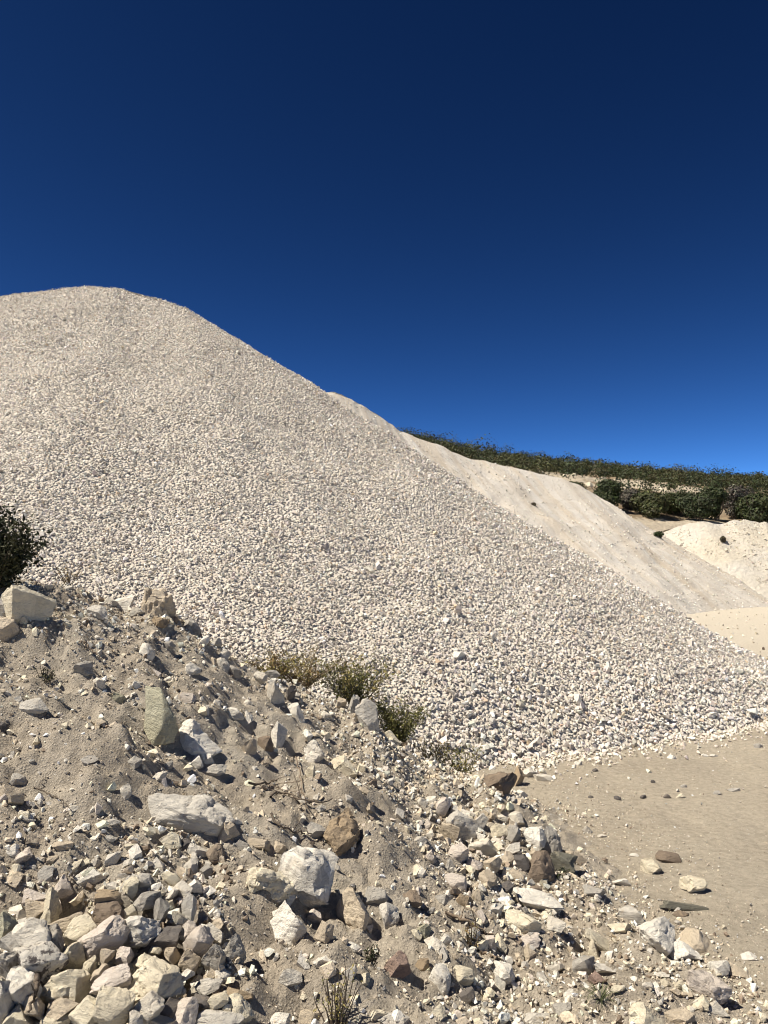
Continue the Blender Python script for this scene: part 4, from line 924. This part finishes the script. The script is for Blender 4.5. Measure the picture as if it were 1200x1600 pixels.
tuft(938, 1562, 62, 60, .05, [(0.06, 0.075, 0.03), (0.09, 0.095, 0.04)], 'green grass tuft with spreading blades on the sandy ground', 51)
tuft(968, 1468, 60, 34, .02, [(0.32, 0.24, 0.14), (0.24, 0.17, 0.10)], 'flattened dry straw beside the long cream stone', 52)
# tiny shrubs on the far heaps
def far_weed(px, py, Yb, w, h, col, lab, seed):
    G_ = np.concatenate([P2.reshape(-1, 3), P3.reshape(-1, 3)]); a_, b_, f_ = project(G_)
    k_ = np.nonzero((np.abs(a_ - px) < 9) & (np.abs(b_ - py) < 9))[0]; k_ = k_[np.argmin(f_[k_] + 0.05 * np.hypot(a_[k_] - px, b_[k_] - py))]
    b = G_[k_]; Yb = b[1]; root = thing('weed', b, lab, 'weed'); m_ = Yb / FPX; v, f, t = bush_geo((0, 0, 0), w * m_, h * m_, 300, col, seed, .05)
    add('foliage', mesh_np('foliage', v, f, True, t), M['leaf'], root)
far_weed(1033, 832, 30.2, 13, 9, GREENS[1], 'small dark shrub where the smoother heap meets the sand bank', 61)
far_weed(1128, 848, 29.2, 11, 9, (0.10, 0.085, 0.05), 'dry weed on the face of the sand bank', 62)
far_weed(840, 781, 27.4, 8, 4, (0.12, 0.10, 0.07), 'tiny dry weed midway up the smoother heap', 63)

# ---------------------------------------------------------------- sticks and roots
def stick(pp, r0, lab, mat='drywood', name='stick', lift=.012, seed=0, side=0):
    r = np.random.default_rng(seed + 700); pts = np.array([hit(*q) + np.array([0, -.005, lift]) for q in pp]); base = pts[0].copy(); L = np.linalg.norm(pts[-1] - pts[0])
    d = np.concatenate([[0], np.cumsum(np.linalg.norm(np.diff(pts, axis=0), axis=1))]); u = np.linspace(0, d[-1], 14)
    P_ = np.stack([np.interp(u, d, pts[:, i]) for i in range(3)], 1) + r.normal(0, .0035, (14, 3)) - base
    paths = [(P_, r0, r0 * .45)]
    for k in range(side):
        i = r.integers(3, 11); paths.append((wander(P_[i], P_[i] + r.normal(0, .25, 3) * L * np.array([1, .4, .6]) + [0, 0, .03], 6, .005, r), r0 * .5, r0 * .2))
    v, f = tubes(paths); add(name, mesh_np(name, v, f, False), M[mat], loc=base, label=lab, category=name)
stick([(695, 1430), (728, 1443), (750, 1455), (772, 1464)], .007, 'snapped dry grey stick lying in the rubble', seed=1, side=2)
stick([(752, 1492), (770, 1497), (787, 1507)], .006, 'short dry stick below the snapped grey stick', seed=2)
stick([(57, 1545), (60, 1565), (54, 1582), (46, 1602)], .008, 'dark stick standing among the corner heap rocks', 'bark', seed=3, lift=.04, side=1)
stick([(132, 1012), (143, 1024), (157, 1038)], .005, 'leaning brown stick beside the grey wedge', seed=4, lift=.03)
stick([(0, 1063), (22, 1078)], .005, 'pale bare stick at the picture edge', seed=5)
stick([(57, 1236), (80, 1245), (100, 1258), (110, 1272)], .0028, 'thin curved root on the slope above the corner heap', 'bark', 'root', seed=6)
stick([(390, 1231), (412, 1230), (434, 1226)], .006, 'dark dead twig poking out of the slope', 'bark', 'twig', seed=7, side=2, lift=.02)
stick([(422, 1252), (440, 1246), (470, 1258), (500, 1262), (520, 1256)], .006, 'long dead branch above the ochre rock', 'bark', 'branch', seed=8, side=4, lift=.025)
stick([(425, 1280), (438, 1298), (460, 1305), (488, 1310)], .005, 'blackened dead twig above the largest white rock', 'bark', 'twig', seed=9, side=5, lift=.02)
stick([(463, 1190), (470, 1220), (473, 1250), (482, 1275)], .0035, 'thin bent pale twig hanging down the upper slope', 'drywood', 'twig', seed=10, side=2, lift=.03)
print('objects', len(bpy.data.objects), 'tris', sum(len(o.data.polygons) for o in bpy.data.objects if o.type == 'MESH'))
